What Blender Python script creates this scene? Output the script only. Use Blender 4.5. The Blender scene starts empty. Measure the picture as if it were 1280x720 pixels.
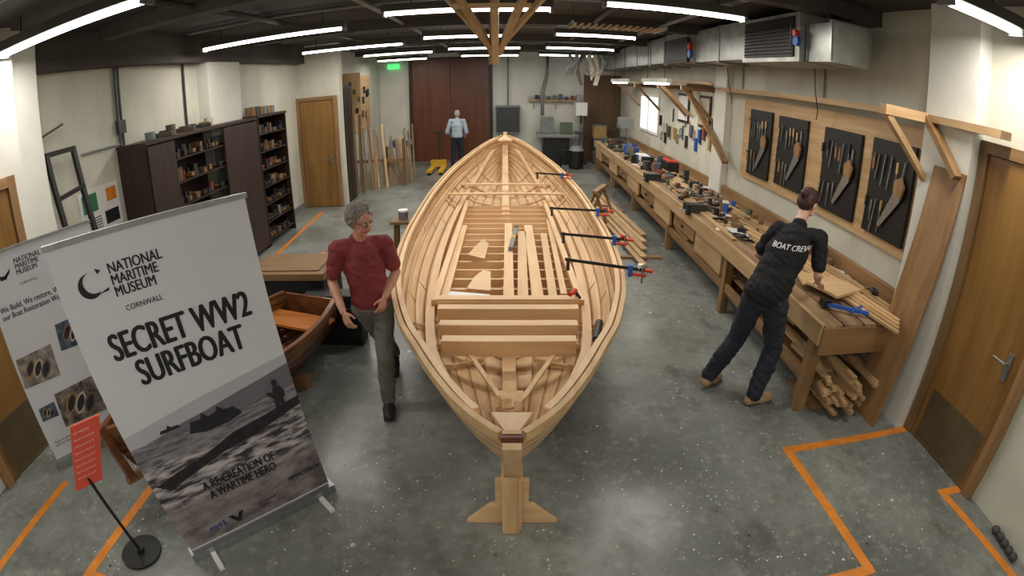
import bpy, math, random
import numpy as np
from mathutils import Vector, Matrix, noise
from mathutils.bvhtree import BVHTree
random.seed(7)
V=Vector
# ------------------------------------------------------------------ materials
def srgb(r,g,b):
    f=lambda c:(c/255/12.92) if c/255<=0.04045 else ((c/255+0.055)/1.055)**2.4
    return (f(r),f(g),f(b),1)
def newmat(name):
    m=bpy.data.materials.new(name);m.use_nodes=True
    return m,m.node_tree,m.node_tree.nodes['Principled BSDF']
def mix(nt,a,b,fac=None,mode='MIX',f=0.5):
    n=nt.nodes.new('ShaderNodeMix');n.data_type='RGBA';n.blend_type=mode
    n.inputs[0].default_value=f
    if fac is not None: nt.links.new(fac,n.inputs[0])
    for s,i in((a,6),(b,7)):
        if isinstance(s,tuple): n.inputs[i].default_value=s
        else: nt.links.new(s,n.inputs[i])
    return n.outputs[2]
def noise_fac(nt,scale,detail=4,mapscale=(1,1,1),lo=.35,hi=.65,rough=.55):
    tc=nt.nodes.new('ShaderNodeTexCoord');mp=nt.nodes.new('ShaderNodeMapping')
    mp.inputs['Scale'].default_value=mapscale
    nt.links.new(tc.outputs['Object'],mp.inputs[0])
    n=nt.nodes.new('ShaderNodeTexNoise');n.inputs['Scale'].default_value=scale;n.inputs['Detail'].default_value=detail;n.inputs['Roughness'].default_value=rough
    nt.links.new(mp.outputs[0],n.inputs['Vector'])
    r=nt.nodes.new('ShaderNodeMapRange');r.inputs[1].default_value=lo;r.inputs[2].default_value=hi
    nt.links.new(n.outputs['Fac'],r.inputs[0])
    return r.outputs[0],n.outputs['Fac']
def tinted(nt,col,amt):
    at=nt.nodes.new('ShaderNodeAttribute');at.attribute_name='tint'
    r=nt.nodes.new('ShaderNodeMapRange');r.inputs[3].default_value=1-amt;r.inputs[4].default_value=1+amt
    nt.links.new(at.outputs['Fac'],r.inputs[0])
    return mix(nt,col,r.outputs[0],mode='MULTIPLY',f=1.0)
def plain(name,c,rough=.6,metal=0,var=.12,scale=6,tint=0,bump=0,grime=0):
    m,nt,p=newmat(name);c=srgb(*c) if len(c)==3 else c
    d=tuple(x*(1-var) for x in c[:3])+(1,);l=tuple(min(1,x*(1+var)) for x in c[:3])+(1,)
    f,raw=noise_fac(nt,scale);col=mix(nt,d,l,f)
    if grime:
        g,_=noise_fac(nt,2.2,7,(1,1,.35),.5,.75,.7);mm=nt.nodes.new('ShaderNodeMath');mm.operation='MULTIPLY';mm.inputs[1].default_value=grime;nt.links.new(g,mm.inputs[0])
        col=mix(nt,col,tuple(x*.5 for x in c[:3])+(1,),mm.outputs[0])
    if tint: col=tinted(nt,col,tint)
    nt.links.new(col,p.inputs['Base Color']);p.inputs['Roughness'].default_value=rough;p.inputs['Metallic'].default_value=metal
    if bump:
        b=nt.nodes.new('ShaderNodeBump');b.inputs['Strength'].default_value=bump;b.inputs['Distance'].default_value=.01
        nt.links.new(raw,b.inputs['Height']);nt.links.new(b.outputs[0],p.inputs['Normal'])
    return m
def wood(name,c1,c2,axis='y',rough=.55,tint=.15,scale=14):
    m,nt,p=newmat(name)
    ms={'x':(.08,1,1),'y':(1,.08,1),'z':(1,1,.08)}[axis]
    f,raw=noise_fac(nt,scale,6,ms,.3,.7)
    f2,_=noise_fac(nt,1.3,3,(1,1,1),.35,.65)
    col=mix(nt,srgb(*c1),srgb(*c2),f)
    c3=tuple(x*.78 for x in srgb(*c2)[:3])+(1,)
    mm=nt.nodes.new('ShaderNodeMath');mm.operation='MULTIPLY';mm.inputs[1].default_value=.3;nt.links.new(f2,mm.inputs[0])
    col=mix(nt,col,c3,mm.outputs[0]);col=tinted(nt,col,tint)
    nt.links.new(col,p.inputs['Base Color']);p.inputs['Roughness'].default_value=rough
    return m
def emissive(name,c,s):
    m,nt,p=newmat(name);p.inputs['Base Color'].default_value=c;p.inputs['Emission Color'].default_value=c;p.inputs['Emission Strength'].default_value=s
    return m
PLY={a:wood('ply_'+a,(228,196,152),(208,168,124),a,.45,.10) for a in 'xyz'}
PINE={a:wood('pine_'+a,(214,182,138),(180,144,100),a,.55,.22) for a in 'xyz'}
OAK={a:wood('oak_'+a,(156,120,80),(118,88,56),a,.5,.2) for a in 'xyz'}
DARKW={a:wood('dark_wood_'+a,(58,37,30),(38,25,20),a,.5,.2) for a in 'xyz'}
DOORW=wood('door_veneer',(150,112,58),(122,86,42),'z',.38,.1,9)
BIGDOOR=wood('brown_door',(112,64,38),(86,48,29),'z',.4,.12,8)
BENCHTOP=wood('bench_top',(178,150,114),(126,98,72),'y',.6,.2,10)
DULLP=wood('weathered_timber',(150,124,90),(112,90,64),'z',.6,.3,9)
VARN=wood('varnish',(130,80,44),(88,52,30),'y',.25,.15)
WHITE=plain('white_paint',(216,215,206),.6,0,.06,1.5,0,.15,.2)
OFFW=plain('off_white_wall',(200,198,184),.65,0,.10,.9,0,.2,.36)
CEIL=plain('dark_ceiling',(60,57,52),.8,0,.2,1.2)
BEAMD=plain('dark_beam',(66,61,54),.7,0,.2,2)
LAMPH=plain('lamp_housing',(70,66,60),.6)
BLACK=plain('black_paint',(22,22,23),.45,0,.2,8)
RUBBER=plain('black_rubber',(16,16,17),.7)
STEEL=plain('brushed_steel',(160,162,162),.35,.8,.1,20)
GALV=plain('galvanised_duct',(170,172,166),.38,.6,.18,5)
DSTEEL=plain('dark_steel',(70,72,74),.4,.6,.15,20)
ORANGE=plain('orange_tape',(220,134,46),.45,0,.14,9,0,0,.25)
RED=plain('red_plastic',(205,60,40),.45)
BLUE=plain('blue_plastic',(40,90,175),.4)
GREEN=plain('green_plastic',(50,120,74),.5)
YEL=plain('yellow_paint',(205,160,44),.45)
GREY=plain('grey_plastic',(120,124,124),.5)
PAPER=plain('paper_white',(226,226,226),.6,0,.02)
BANW=plain('banner_white',(206,207,212),.55,0,.02,3)
INK=plain('ink_black',(22,22,28),.6)
KICK=plain('kick_plate',(112,98,74),.35,.5,.1)
COLORS=[plain('mixed_%d'%i,c,.55,0,.15) for i,c in enumerate([(120,66,54),(66,84,108),(176,168,150),(60,60,62),(168,136,84),(90,104,84),(120,92,70),(160,164,166),(96,84,72),(50,48,46)])]
TUBE=emissive('fluorescent_tube',(1,.98,.93,1),9)
EXITG=emissive('exit_green',(.1,.9,.25,1),1.0)
WING=emissive('window_daylight',(.85,.93,1,1),.7)
CORK=plain('orange_card',(224,88,66),.6,0,.04)
def floor_mat():
    m,nt,p=newmat('painted_concrete')
    f,_=noise_fac(nt,.8,6,lo=.35,hi=.65);f2,_=noise_fac(nt,3.2,8,lo=.45,hi=.66,rough=.7)
    mm=nt.nodes.new('ShaderNodeMath');mm.operation='MULTIPLY';mm.inputs[1].default_value=.6;nt.links.new(f2,mm.inputs[0])
    c=mix(nt,mix(nt,srgb(108,112,108),srgb(146,149,143),f),srgb(72,73,68),mm.outputs[0])
    f3,_=noise_fac(nt,11,7,lo=.54,hi=.70)
    m3=nt.nodes.new('ShaderNodeMath');m3.operation='MULTIPLY';m3.inputs[1].default_value=.38;nt.links.new(f3,m3.inputs[0])
    c=mix(nt,c,srgb(172,173,165),m3.outputs[0])
    f4,_=noise_fac(nt,1.7,7,(1,.6,1),.56,.66,.7)
    m4=nt.nodes.new('ShaderNodeMath');m4.operation='MULTIPLY';m4.inputs[1].default_value=.55;nt.links.new(f4,m4.inputs[0])
    c=mix(nt,c,srgb(70,62,52),m4.outputs[0])
    tc=nt.nodes.new('ShaderNodeTexCoord')
    for sc,th,col in((9,.105,srgb(216,216,208)),(3.1,.09,srgb(196,196,186)),(17,.12,srgb(218,218,210)),(5.3,.08,srgb(48,46,42)),(26,.11,srgb(222,214,196))):
        vo=nt.nodes.new('ShaderNodeTexVoronoi');vo.inputs['Scale'].default_value=sc;nt.links.new(tc.outputs['Object'],vo.inputs['Vector'])
        dn=nt.nodes.new('ShaderNodeTexNoise');dn.inputs['Scale'].default_value=sc*2.2;nt.links.new(tc.outputs['Object'],dn.inputs['Vector'])
        add=nt.nodes.new('ShaderNodeMath');add.operation='MULTIPLY_ADD';add.inputs[1].default_value=.18;nt.links.new(dn.outputs['Fac'],add.inputs[0]);nt.links.new(vo.outputs['Distance'],add.inputs[2])
        lt=nt.nodes.new('ShaderNodeMath');lt.operation='LESS_THAN';lt.inputs[1].default_value=th+.06;nt.links.new(add.outputs[0],lt.inputs[0])
        bn,_=noise_fac(nt,1.1,2,(1,1,1),.46,.54)
        mu=nt.nodes.new('ShaderNodeMath');mu.operation='MULTIPLY';nt.links.new(lt.outputs[0],mu.inputs[0]);nt.links.new(bn,mu.inputs[1])
        c=mix(nt,c,col,mu.outputs[0])
    nt.links.new(c,p.inputs['Base Color'])
    r=nt.nodes.new('ShaderNodeMapRange');r.inputs[3].default_value=.20;r.inputs[4].default_value=.44;nt.links.new(f,r.inputs[0]);nt.links.new(r.outputs[0],p.inputs['Roughness'])
    return m
FLOOR=floor_mat()
# ------------------------------------------------------------------ builder
def basis(d,up=V((0,0,1))):
    d=V(d).normalized();x=d.cross(up)
    if x.length<1e-4: x=d.cross(V((0,1,0)))
    x.normalize();y=x.cross(d).normalized()
    return x,y,d
class B:
    def __init__(s,name): s.n=name;s.v=[];s.f=[];s.m=[];s.t=[];s.s=[];s.mats=[]
    def mi(s,m):
        if m not in s.mats: s.mats.append(m)
        return s.mats.index(m)
    def add(s,vs,fs,mat,smooth=False,tint=None):
        o=len(s.v);s.v+=[tuple(v) for v in vs];k=s.mi(mat);t=random.random() if tint is None else tint
        for f in fs: s.f.append([i+o for i in f]);s.m.append(k);s.t.append(t);s.s.append(smooth)
    def box(s,c,sz,mat,rot=(0,0,0),tint=None):
        R=Matrix.Rotation(rot[2],3,'Z')@Matrix.Rotation(rot[1],3,'Y')@Matrix.Rotation(rot[0],3,'X');c=V(c)
        vs=[c+R@V((x*sz[0]/2,y*sz[1]/2,z*sz[2]/2)) for x in(-1,1) for y in(-1,1) for z in(-1,1)]
        s.add(vs,[(0,1,3,2),(4,6,7,5),(0,4,5,1),(2,3,7,6),(0,2,6,4),(1,5,7,3)],mat,tint=tint)
    def bx(s,x0,x1,y0,y1,z0,z1,mat,tint=None): s.box(((x0+x1)/2,(y0+y1)/2,(z0+z1)/2),(abs(x1-x0),abs(y1-y0),abs(z1-z0)),mat,tint=tint)
    def beam(s,p0,p1,w,h,mat,up=(0,0,1),tint=None):
        p0=V(p0);p1=V(p1);x,y,d=basis(p1-p0,V(up))
        vs=[p+x*a*w/2+y*b*h/2 for p in(p0,p1) for a,b in((-1,-1),(1,-1),(1,1),(-1,1))]
        s.add(vs,[(3,2,1,0),(4,5,6,7),(0,1,5,4),(1,2,6,5),(2,3,7,6),(3,0,4,7)],mat,tint=tint)
    def cyl(s,p0,p1,r0,mat,r1=None,n=14,smooth=True,tint=None):
        r1=r0 if r1 is None else r1;p0=V(p0);p1=V(p1);x,y,d=basis(p1-p0);t=random.random() if tint is None else tint
        vs=[p+(x*math.cos(a)+y*math.sin(a))*r for p,r in((p0,r0),(p1,r1)) for a in[2*math.pi*i/n for i in range(n)]]
        s.add(vs,[(i,(i+1)%n,n+(i+1)%n,n+i) for i in range(n)],mat,smooth,t)
        s.add(vs[:n],[tuple(range(n-1,-1,-1))],mat,False,t);s.add(vs[n:],[tuple(range(n))],mat,False,t)
    def ell(s,c,r,mat,n=14,R=None,tint=None):
        c=V(c);R=R or Matrix.Identity(3);vs=[];fs=[];m=n//2
        for j in range(m+1):
            a=math.pi*j/m
            for i in range(n):
                b=2*math.pi*i/n;vs.append(c+R@V((r[0]*math.sin(a)*math.cos(b),r[1]*math.sin(a)*math.sin(b),r[2]*math.cos(a))))
        for j in range(m):
            for i in range(n): fs.append((j*n+i,(j+1)*n+i,(j+1)*n+(i+1)%n,j*n+(i+1)%n))
        s.add(vs,fs,mat,True,tint)
    def sweep(s,pts,w,h,mat,side=None,tint=None,closed=False):
        pts=[V(p) for p in pts];vs=[];n=len(pts)
        for i,p in enumerate(pts):
            d=(pts[min(i+1,n-1)]-pts[max(i-1,0)]);x,y,_=basis(d,V(side[i]) if side else V((0,0,1)))
            vs+=[p+x*a*w/2+y*b*h/2 for a,b in((-1,-1),(1,-1),(1,1),(-1,1))]
        fs=[(4*i+k,4*i+(k+1)%4,4*i+4+(k+1)%4,4*i+4+k) for i in range(n-1) for k in range(4)]+[(3,2,1,0),tuple(4*(n-1)+k for k in range(4))]
        s.add(vs,fs,mat,tint=tint)
    def tube(s,pts,r,mat,n=8):
        pts=[V(p) for p in pts];vs=[];k=len(pts)
        for i,p in enumerate(pts):
            x,y,_=basis(pts[min(i+1,k-1)]-pts[max(i-1,0)])
            vs+=[p+(x*math.cos(2*math.pi*j/n)+y*math.sin(2*math.pi*j/n))*r for j in range(n)]
        fs=[(n*i+j,n*i+(j+1)%n,n*i+n+(j+1)%n,n*i+n+j) for i in range(k-1) for j in range(n)]+[tuple(range(n-1,-1,-1)),tuple(n*(k-1)+j for j in range(n))]
        s.add(vs,fs,mat,True)
    def poly(s,pts,off,mat,tint=None):
        pts=[V(p) for p in pts];off=V(off);n=len(pts)
        s.add(pts+[p+off for p in pts],[tuple(range(n-1,-1,-1)),tuple(range(n,2*n))]+[(i,(i+1)%n,n+(i+1)%n,n+i) for i in range(n)],mat,tint=tint)
    def text(s,body,size,o,ux,uy,mat,bold=0,align='LEFT',sx=1,spacing=1):
        cu=bpy.data.curves.new('t','FONT');cu.body=body;cu.size=size;cu.align_x=align;cu.space_line=spacing;cu.resolution_u=4
        ob=bpy.data.objects.new('t',cu);bpy.context.collection.objects.link(ob);bpy.context.view_layer.update()
        me=bpy.data.meshes.new_from_object(ob.evaluated_get(bpy.context.evaluated_depsgraph_get()))
        o=V(o);ux=V(ux);uy=V(uy);nz=ux.cross(uy).normalized()
        fs=[tuple(p.vertices) for p in me.polygons]
        for j,(a,c_) in enumerate(((0,0),) if not bold else ((-bold,0),(0,bold*.35),(bold,0),(0,-bold*.35),(-bold/2,0),(bold/2,0))):
            s.add([o+ux*(v.co.x*sx+a)+uy*(v.co.y+c_)+nz*(.00012*j) for v in me.vertices],fs,mat)
        bpy.data.objects.remove(ob);bpy.data.curves.remove(cu);bpy.data.meshes.remove(me)
    def build(s,bevel=0,origin=True):
        me=bpy.data.meshes.new(s.n);a=np.array(s.v)
        o=np.array([(a[:,0].min()+a[:,0].max())/2,(a[:,1].min()+a[:,1].max())/2,a[:,2].min()]) if origin else np.zeros(3)
        me.from_pydata((a-o).tolist(),[],s.f)
        for m in s.mats: me.materials.append(m)
        me.polygons.foreach_set('material_index',s.m);me.polygons.foreach_set('use_smooth',s.s)
        at=me.attributes.new('tint','FLOAT','FACE');at.data.foreach_set('value',s.t)
        me.update();ob=bpy.data.objects.new(s.n,me);ob.location=o;bpy.context.collection.objects.link(ob)
        if bevel:
            b=ob.modifiers.new('bevel','BEVEL');b.width=bevel;b.segments=2;b.limit_method='ANGLE'
        return ob
def one(name,x0,x1,y0,y1,z0,z1,mat):
    b=B(name);b.bx(x0,x1,y0,y1,z0,z1,mat);return b.build()
# ------------------------------------------------------------------ room shell
H=3.55
one('floor',-5.2,3.9,-2.6,17.3,-.1,0,FLOOR)
one('ceiling',-5.2,3.9,-2.6,17.3,H,H+.12,CEIL)
one('wall_right',3.52,3.72,-2.6,17.3,0,H,OFFW)
one('wall_far',-5.0,3.52,17.0,17.2,0,H,WHITE)
one('wall_left',-4.8,-4.6,3.1,10.75,0,H,OFFW)
one('wall_left_front',-4.35,-4.15,-2.6,3.1,0,H,WHITE)
one('wall_left_return',-4.8,-4.35,3.0,3.1,0,H,WHITE)
one('wall_partition',-4.8,-3.6,10.75,10.95,0,H,OFFW)
one('wall_left_rear',-4.5,-4.3,10.95,17.0,0,H,OFFW)
one('wall_near',-4.15,3.52,-2.6,-2.4,0,H,WHITE)  # unseen wall behind the camera, added to bounce light into the room
one('trim_1',3.36,3.52,2.84,3.42,0,H,WHITE)
one('trim_2',3.40,3.52,8.0,8.5,0,H,WHITE)
one('trim_3',-4.6,-4.4,6.9,7.9,0,H,WHITE)
one('trim_4',-4.6,-4.28,3.1,3.5,0,H,WHITE)
b=B('trim_5');b.bx(-4.6,-4.38,3.5,10.75,3.17,3.55,BEAMD);b.build()
for i,y in enumerate([1.7,4.3,7.8,10.9,13.8]):
    one('ceiling_beam',-4.15,3.52,y,y+.22,3.40,3.55,BEAMD)
b=B('overhead_pipes')
for x,r,m in((-2.9,.035,BEAMD),(-1.6,.03,GREY),(1.2,.035,BEAMD),(2.2,.03,GREY)): b.cyl((x,-2,3.47),(x,16.9,3.47),r,m)
for y in (2.3,6,9,12.8): b.cyl((-4.1,y,3.50),(2.6,y,3.50),.022,GREY)
b.build()
b=B('cable_tray')
for x in(.75,1.95): b.bx(x-.01,x+.01,6.6,7.2,3.28,3.33,STEEL)
for k in range(14): b.bx(.77+.088*k,.80+.088*k,6.6,7.2,3.285,3.30,PINE['y'])
for x in(.75,1.95):
    for y in(6.65,7.15): b.cyl((x,y,3.3),(x,y,H),.006,DSTEEL)
b.build()
one('baseboard_left',-4.6,-4.57,3.5,10.75,0,.12,GREY)
one('baseboard_far',-.6,2.2,16.97,17.0,0,.12,GREY)
def door(name,x,y0,y1,top,nx,kick=True):
    b=B(name);s=nx
    b.bx(x,x+s*.07,y0-.09,y0,0,top+.09,OAK['z']);b.bx(x,x+s*.07,y1,y1+.09,0,top+.09,OAK['z']);b.bx(x,x+s*.07,y0,y1,top,top+.09,OAK['y'])
    b.bx(x,x+s*.04,y0+.005,y1-.005,.01,top-.005,DOORW)
    if kick: b.bx(x+s*.04,x+s*.044,y0+.06,y1-.06,.03,.5,KICK)
    b.box((x+s*.05,y0+.12,1.05),(.012,.05,.22),STEEL);b.cyl((x+s*.05,y0+.12,1.08),(x+s*.1,y0+.12,1.08),.011,STEEL);b.cyl((x+s*.1,y0+.12,1.08),(x+s*.1,y0+.25,1.08),.011,STEEL)
    return b.build(.004)
door('door_1',3.52,1.92,2.74,2.42,-1)
door('door_2',-4.15,1.85,2.85,2.2,1)
b=B('door_3');y=10.75
b.bx(-4.60,-4.52,y-.07,y,0,2.42,OAK['z']);b.bx(-3.74,-3.66,y-.07,y,0,2.42,OAK['z']);b.bx(-4.52,-3.74,y-.07,y,2.34,2.42,OAK['x'])
b.bx(-4.515,-3.745,y-.045,y,.01,2.335,DOORW);b.box((-3.85,y-.055,1.05),(.05,.015,.2),STEEL);b.cyl((-3.85,y-.05,1.07),(-3.85,y-.11,1.07),.01,STEEL);b.cyl((-3.85,y-.11,1.07),(-3.97,y-.11,1.07),.01,STEEL);b.build(.004)
b=B('door_4')
for i in range(2):
    x0=-3.2+i*1.24;b.bx(x0,x0+1.22,16.9,17.0,0,3.35,BIGDOOR)
    b.bx(x0+.08,x0+1.14,16.88,16.9,1.7,1.78,BIGDOOR)
b.bx(-3.3,-3.2,16.86,17,0,3.38,DARKW['z']);b.bx(-.72,-.62,16.86,17,0,3.38,DARKW['z']);b.bx(-3.3,-.62,16.86,17,3.35,3.40,DARKW['x']);b.build()
def tape(pts,w=.075):
    b=B('floor_tape')
    for i,(p,q) in enumerate(zip(pts[:-1],pts[1:])):
        p=V((*p,0));q=V((*q,0));x,y,d=basis(q-p);z=.0025+.0004*i
        e=d*w/2
        vs=[p-x*w/2-e,p+x*w/2-e,q+x*w/2+e,q-x*w/2+e]
        b.poly([v+V((0,0,0.0002)) for v in vs][::-1],(0,0,z),ORANGE)
    b.build()
tape([(-3.52,2.0),(-3.5,.3)]);tape([(-2.65,2.25),(-2.68,1.3),(-1.6,1.32)])
tape([(-4.0,10.2),(-3.82,7.5)]);tape([(-3.0,7.5),(-2.8,6.3)])
tape([(3.46,2.8),(2.13,2.76),(2.2,1.5),(1.7,1.5)]);tape([(3.44,1.96),(3.27,1.97),(3.36,.6)])
# ------------------------------------------------------------------ lamps
def arealight(parent,c,sx,sy,e):
    l=bpy.data.lights.new('tube_light','AREA');l.shape='RECTANGLE';l.size=sx;l.size_y=sy;l.energy=e;l.color=(1,.95,.86)
    o=bpy.data.objects.new('tube_light',l);bpy.context.collection.objects.link(o);o.parent=parent
    o.location=V(c)-parent.location
def lamp(x0,x1,y,z=3.3,e=34):
    b=B('fluorescent_lamp');b.bx(x0,x1,y-.07,y+.07,z+.02,z+.1,LAMPH)
    b.cyl((x0+.03,y-.035,z),(x1-.03,y-.035,z),.018,TUBE,n=10);b.cyl((x0+.03,y+.035,z),(x1-.03,y+.035,z),.018,TUBE,n=10)
    for x in(x0+.015,x1-.015): b.bx(x-.015,x+.015,y-.07,y+.07,z-.03,z+.02,GREY)
    for x in(x0+.3,x1-.3): b.cyl((x,y,z+.1),(x,y,H),.008,DSTEEL)
    o=b.build();arealight(o,((x0+x1)/2,y,z-.025),x1-x0-.06,.10,e)
for x0,x1,y,e in((-4.1,-2.35,2.95,33),(-4.15,-2.05,6.43,34),(-3.95,-1.94,9.6,30),(-3.5,-1.8,12.3,24),(-1.35,.42,5.53,34),(.85,2.3,5.0,34),(-1.45,.0,8.65,30),(.65,1.95,8.3,30),(-1.4,.2,11.6,24),(.7,2.2,11.4,26),(-1.4,.2,14.6,21),(.7,2.2,14.3,21),(2.5,3.3,2.42,25),(-3.9,-2.4,15.2,16),(-1.2,.6,-.6,28),(1.2,3.0,-.9,28),(-3.6,-1.9,-.9,28)):  # lamps at negative y are added behind the camera, out of view
    lamp(x0,x1,y,3.3,e)
for y0,y1 in((8.8,10.6),(12.2,14)):
    b=B('bench_lamp');b.bx(2.62,2.72,y0,y1,2.62,2.70,WHITE);b.cyl((2.67,y0+.05,2.60),(2.67,y1-.05,2.60),.018,TUBE)
    for y in(y0+.3,y1-.3): b.cyl((2.67,y,2.7),(2.67,y,H),.006,DSTEEL)
    o=b.build();l=bpy.data.lights.new('tube_light','AREA');l.shape='RECTANGLE';l.size=.08;l.size_y=y1-y0-.1;l.energy=12;l.color=(1,.93,.8)
    q=bpy.data.objects.new('tube_light',l);bpy.context.collection.objects.link(q);q.parent=o;q.location=V((2.67,(y0+y1)/2,2.575))-o.location
# ------------------------------------------------------------------ duct
b=B('ventilation_duct')
b.bx(2.8,3.2,4.12,4.6,2.93,3.30,GALV);b.bx(2.72,3.25,4.6,5.95,2.92,3.42,GALV)
b.bx(2.8,3.25,5.95,7.9,2.97,3.46,GALV);b.bx(2.75,3.28,7.9,9.4,2.97,3.50,GALV);b.bx(2.8,3.25,9.4,16.9,3.0,3.50,GALV)
for y in(4.15,4.57,6.0,6.9,7.88,8.6,9.45,10.6,11.8,13,14.2,15.4): b.bx(2.785,3.265,y-.015,y+.015,2.94,3.48 if y>5 else 3.32,STEEL)
for y0,y1 in((4.7,5.85),(8.0,9.3)):
    b.bx(2.70,2.72,y0,y1,2.97,3.38,BLACK)
    for k in range(10): b.box((2.695,(y0+y1)/2,3.0+k*.038),(.010,y1-y0,.010),DSTEEL,(0,.6,0))
for y in(4.3,6.5,9.8,12.5,15): 
    for x in(2.85,3.15): b.cyl((x,y,3.3),(x,y,H),.006,DSTEEL)
b.cyl((2.68,4.62,3.12),(2.72,4.62,3.12),.05,BLUE);b.cyl((2.66,4.62,3.2),(2.7,4.62,3.2),.035,RED)
b.cyl((2.70,7.92,3.1),(2.75,7.92,3.1),.07,BLUE);b.cyl((2.69,7.92,3.22),(2.75,7.92,3.22),.06,RED)
b.cyl((2.62,4.6,3.02),(2.62,4.6,3.32),.008,BLACK)
b.build()
# ------------------------------------------------------------------ surfboat
KN=[(1.87,.035),(1.95,.11),(2.05,.19),(2.18,.275),(2.48,.43),(2.8,.57),(3.2,.74),(4.0,.955),(5,1.085),(6,1.135),(7.4,1.12),(8.4,1.03),(9.2,.90),(10.1,.66),(10.7,.45),(11.1,.26),(11.4,.035)]
def interp(K,x):
    if x<=K[0][0]: return K[0][1]
    if x>=K[-1][0]: return K[-1][1]
    for i in range(len(K)-1):
        if K[i][0]<=x<=K[i+1][0]:
            x0,y0=K[i];x1,y1=K[i+1];h=x1-x0
            def sl(j):
                a=max(0,j-1);c=min(len(K)-1,j+1);return (K[c][1]-K[a][1])/(K[c][0]-K[a][0])
            t=(x-x0)/h;m0=sl(i)*h;m1=sl(i+1)*h
            return (2*t**3-3*t*t+1)*y0+(t**3-2*t*t+t)*m0+(-2*t**3+3*t*t)*y1+(t**3-t*t)*m1
def sheerz(y): return .85+(.15*((6-y)/4.15)**2 if y<6 else .5*((y-6)/5.4)**2)
def cx(y): return -.016*(y-1.9)
def sec(u,t,side=1,out=0,up=0):
    ys=1.87+9.53*u;bm=interp(KN,ys);e=abs(2*u-1);zs=sheerz(ys)
    yk=2.2+8.7*u;zk=.36+.17*e**6+(.15*max(0,u-.6)/.4 if u>.6 else 0)
    y=yk+(ys-yk)*t**.95;n=.78-.06*e**4
    x=bm*max(0,math.sin(t*math.pi/2))**n;z=zk+(zs-zk)*t**(1.9-.55*e*e)
    return V((cx(y)+side*(x+out*(.35+.65*t)),y,z-out*(1-t)*.8+up))
NU=64;US=[.5-.5*math.cos(math.pi*i/NU) for i in range(NU+1)]
b=B('wooden_surfboat');NS=10
for side in(1,-1):
    for k in range(NS):
        t0=k/NS;t1=(k+1)/NS;vs=[];fs=[]
        for u in US:
            for t,o in((t0,.013),(t0+.33*(t1-t0),.009),(t0+.66*(t1-t0),.0045),(t1,0)): vs.append(sec(u,t,side,o))
            for t,o in((t0-.006,-.001),(t0+.33*(t1-t0),-.004),(t0+.66*(t1-t0),-.0075),(t1,-.011)): vs.append(sec(u,max(t,0),side,o))
        for i in range(NU):
            for j in range(3): fs+= [(8*i+j,8*i+j+1,8*i+8+j+1,8*i+8+j),(8*i+4+j,8*i+12+j,8*i+13+j,8*i+5+j)]
            fs+=[(8*i,8*i+8,8*i+12,8*i+4),(8*i+3,8*i+7,8*i+15,8*i+11)]
        b.add(vs,fs,PLY['y'],True,.2+.6*((k*7+3)%10)/10)
        for q in range(3):
            u=.16+.27*q+.09*((k*3)%4)*.5
            b.sweep([sec(u+.004*j,t0+(t1-t0)*(.05+.9*j/4),side,-.012) for j in range(5)],.006,.004,OAK['x'],tint=.8)
    b.sweep([sec(u,1,side,.018,.0) for u in US],.034,.05,PINE['y'],tint=.75)
    b.sweep([sec(u,1,side,-.035,.0) for u in US if .015<u<.985],.038,.045,PLY['y'],tint=.9)
    b.sweep([sec(u,.9,side,-.03,0) for u in US if .03<u<.97],.02,.03,PINE['y'],tint=.6)
    tt=lambda u:.46+.44*abs(2*u-1)**5
    b.sweep([sec(u,tt(u),side,-.05,.03) for u in US if .035<u<.965],.075,.032,PLY['y'],tint=.95)
    b.sweep([sec(u,.72+.15*abs(2*u-1)**4,side,-.03,.01) for u in US if .05<u<.95],.022,.014,PINE['y'],tint=.8)
    for k in range(4):
        u=.66+k*.075
        b.sweep([sec(u,t/12,side,-.022,.006) for t in range(1,10)],.03,.012,PINE['x'],tint=.7,side=[(0,0,1)]*9)
    for k in range(3):
        u=.105+k*.04
        b.sweep([sec(u+.05*(1-t/10),.12+.55*t/10,side,-.03,.012) for t in range(11)],.022,.028,PINE['x'],tint=.9)
b.sweep([sec(u,0,1,.01,-.03) for u in US],.08,.10,OAK['y'],tint=.9)
b.sweep([V((cx(1.9),sec(0,t/10).y-.035,sec(0,t/10).z)) for t in range(0,11)]+[V((0,1.80,1.03))],.085,.09,PLY['z'],side=[(0,1,.5)]*12,tint=.2)
b.sweep([V((cx(11.3),sec(1,t/10).y+.03,sec(1,t/10).z)) for t in range(0,11)]+[V((cx(11.3),11.47,1.42))],.08,.09,PLY['z'],side=[(0,1,.5)]*12,tint=.5)
b.box((0,1.815,1.035),(.10,.05,.03),BIGDOOR)
b.poly([(-.10,2.03,.99),(.10,2.03,.99),(.03,1.86,1.005),(-.03,1.86,1.005)],(0,0,.025),PLY['y'],tint=.6)
b.poly([(cx(11.2)-.16,10.98,1.28),(cx(11.2)-.02,11.36,1.35),(cx(11.2)+.02,11.36,1.35),(cx(11.2)+.16,10.98,1.28)],(0,0,.025),PLY['y'],tint=.6)
b.sweep([V((cx(y),y,z)) for y,z in((2.10,.93),(2.3,.80),(2.6,.62),(3.0,.50),(3.6,.45),(4.3,.44))],.10,.04,PLY['y'],tint=.7)
b.sweep([V((cx(y),y,z)) for y,z in((4.3,.44),(7.4,.44),(9,.54),(10.2,.72),(10.9,.98),(11.2,1.2))],.12,.05,PLY['y'],tint=.8)
b.box((cx(2.5),2.64,.66),(.17,.5,.03),PLY['y'],(-.40,0,0),tint=.3)
b.box((cx(2.5)-.03,2.35,.86),(.05,.30,.05),PINE['y'],(-.5,0,.1),tint=.9);b.box((cx(2.5)+.05,2.32,.86),(.04,.22,.05),PINE['y'],(-.5,0,-.12),tint=.6)
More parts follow.
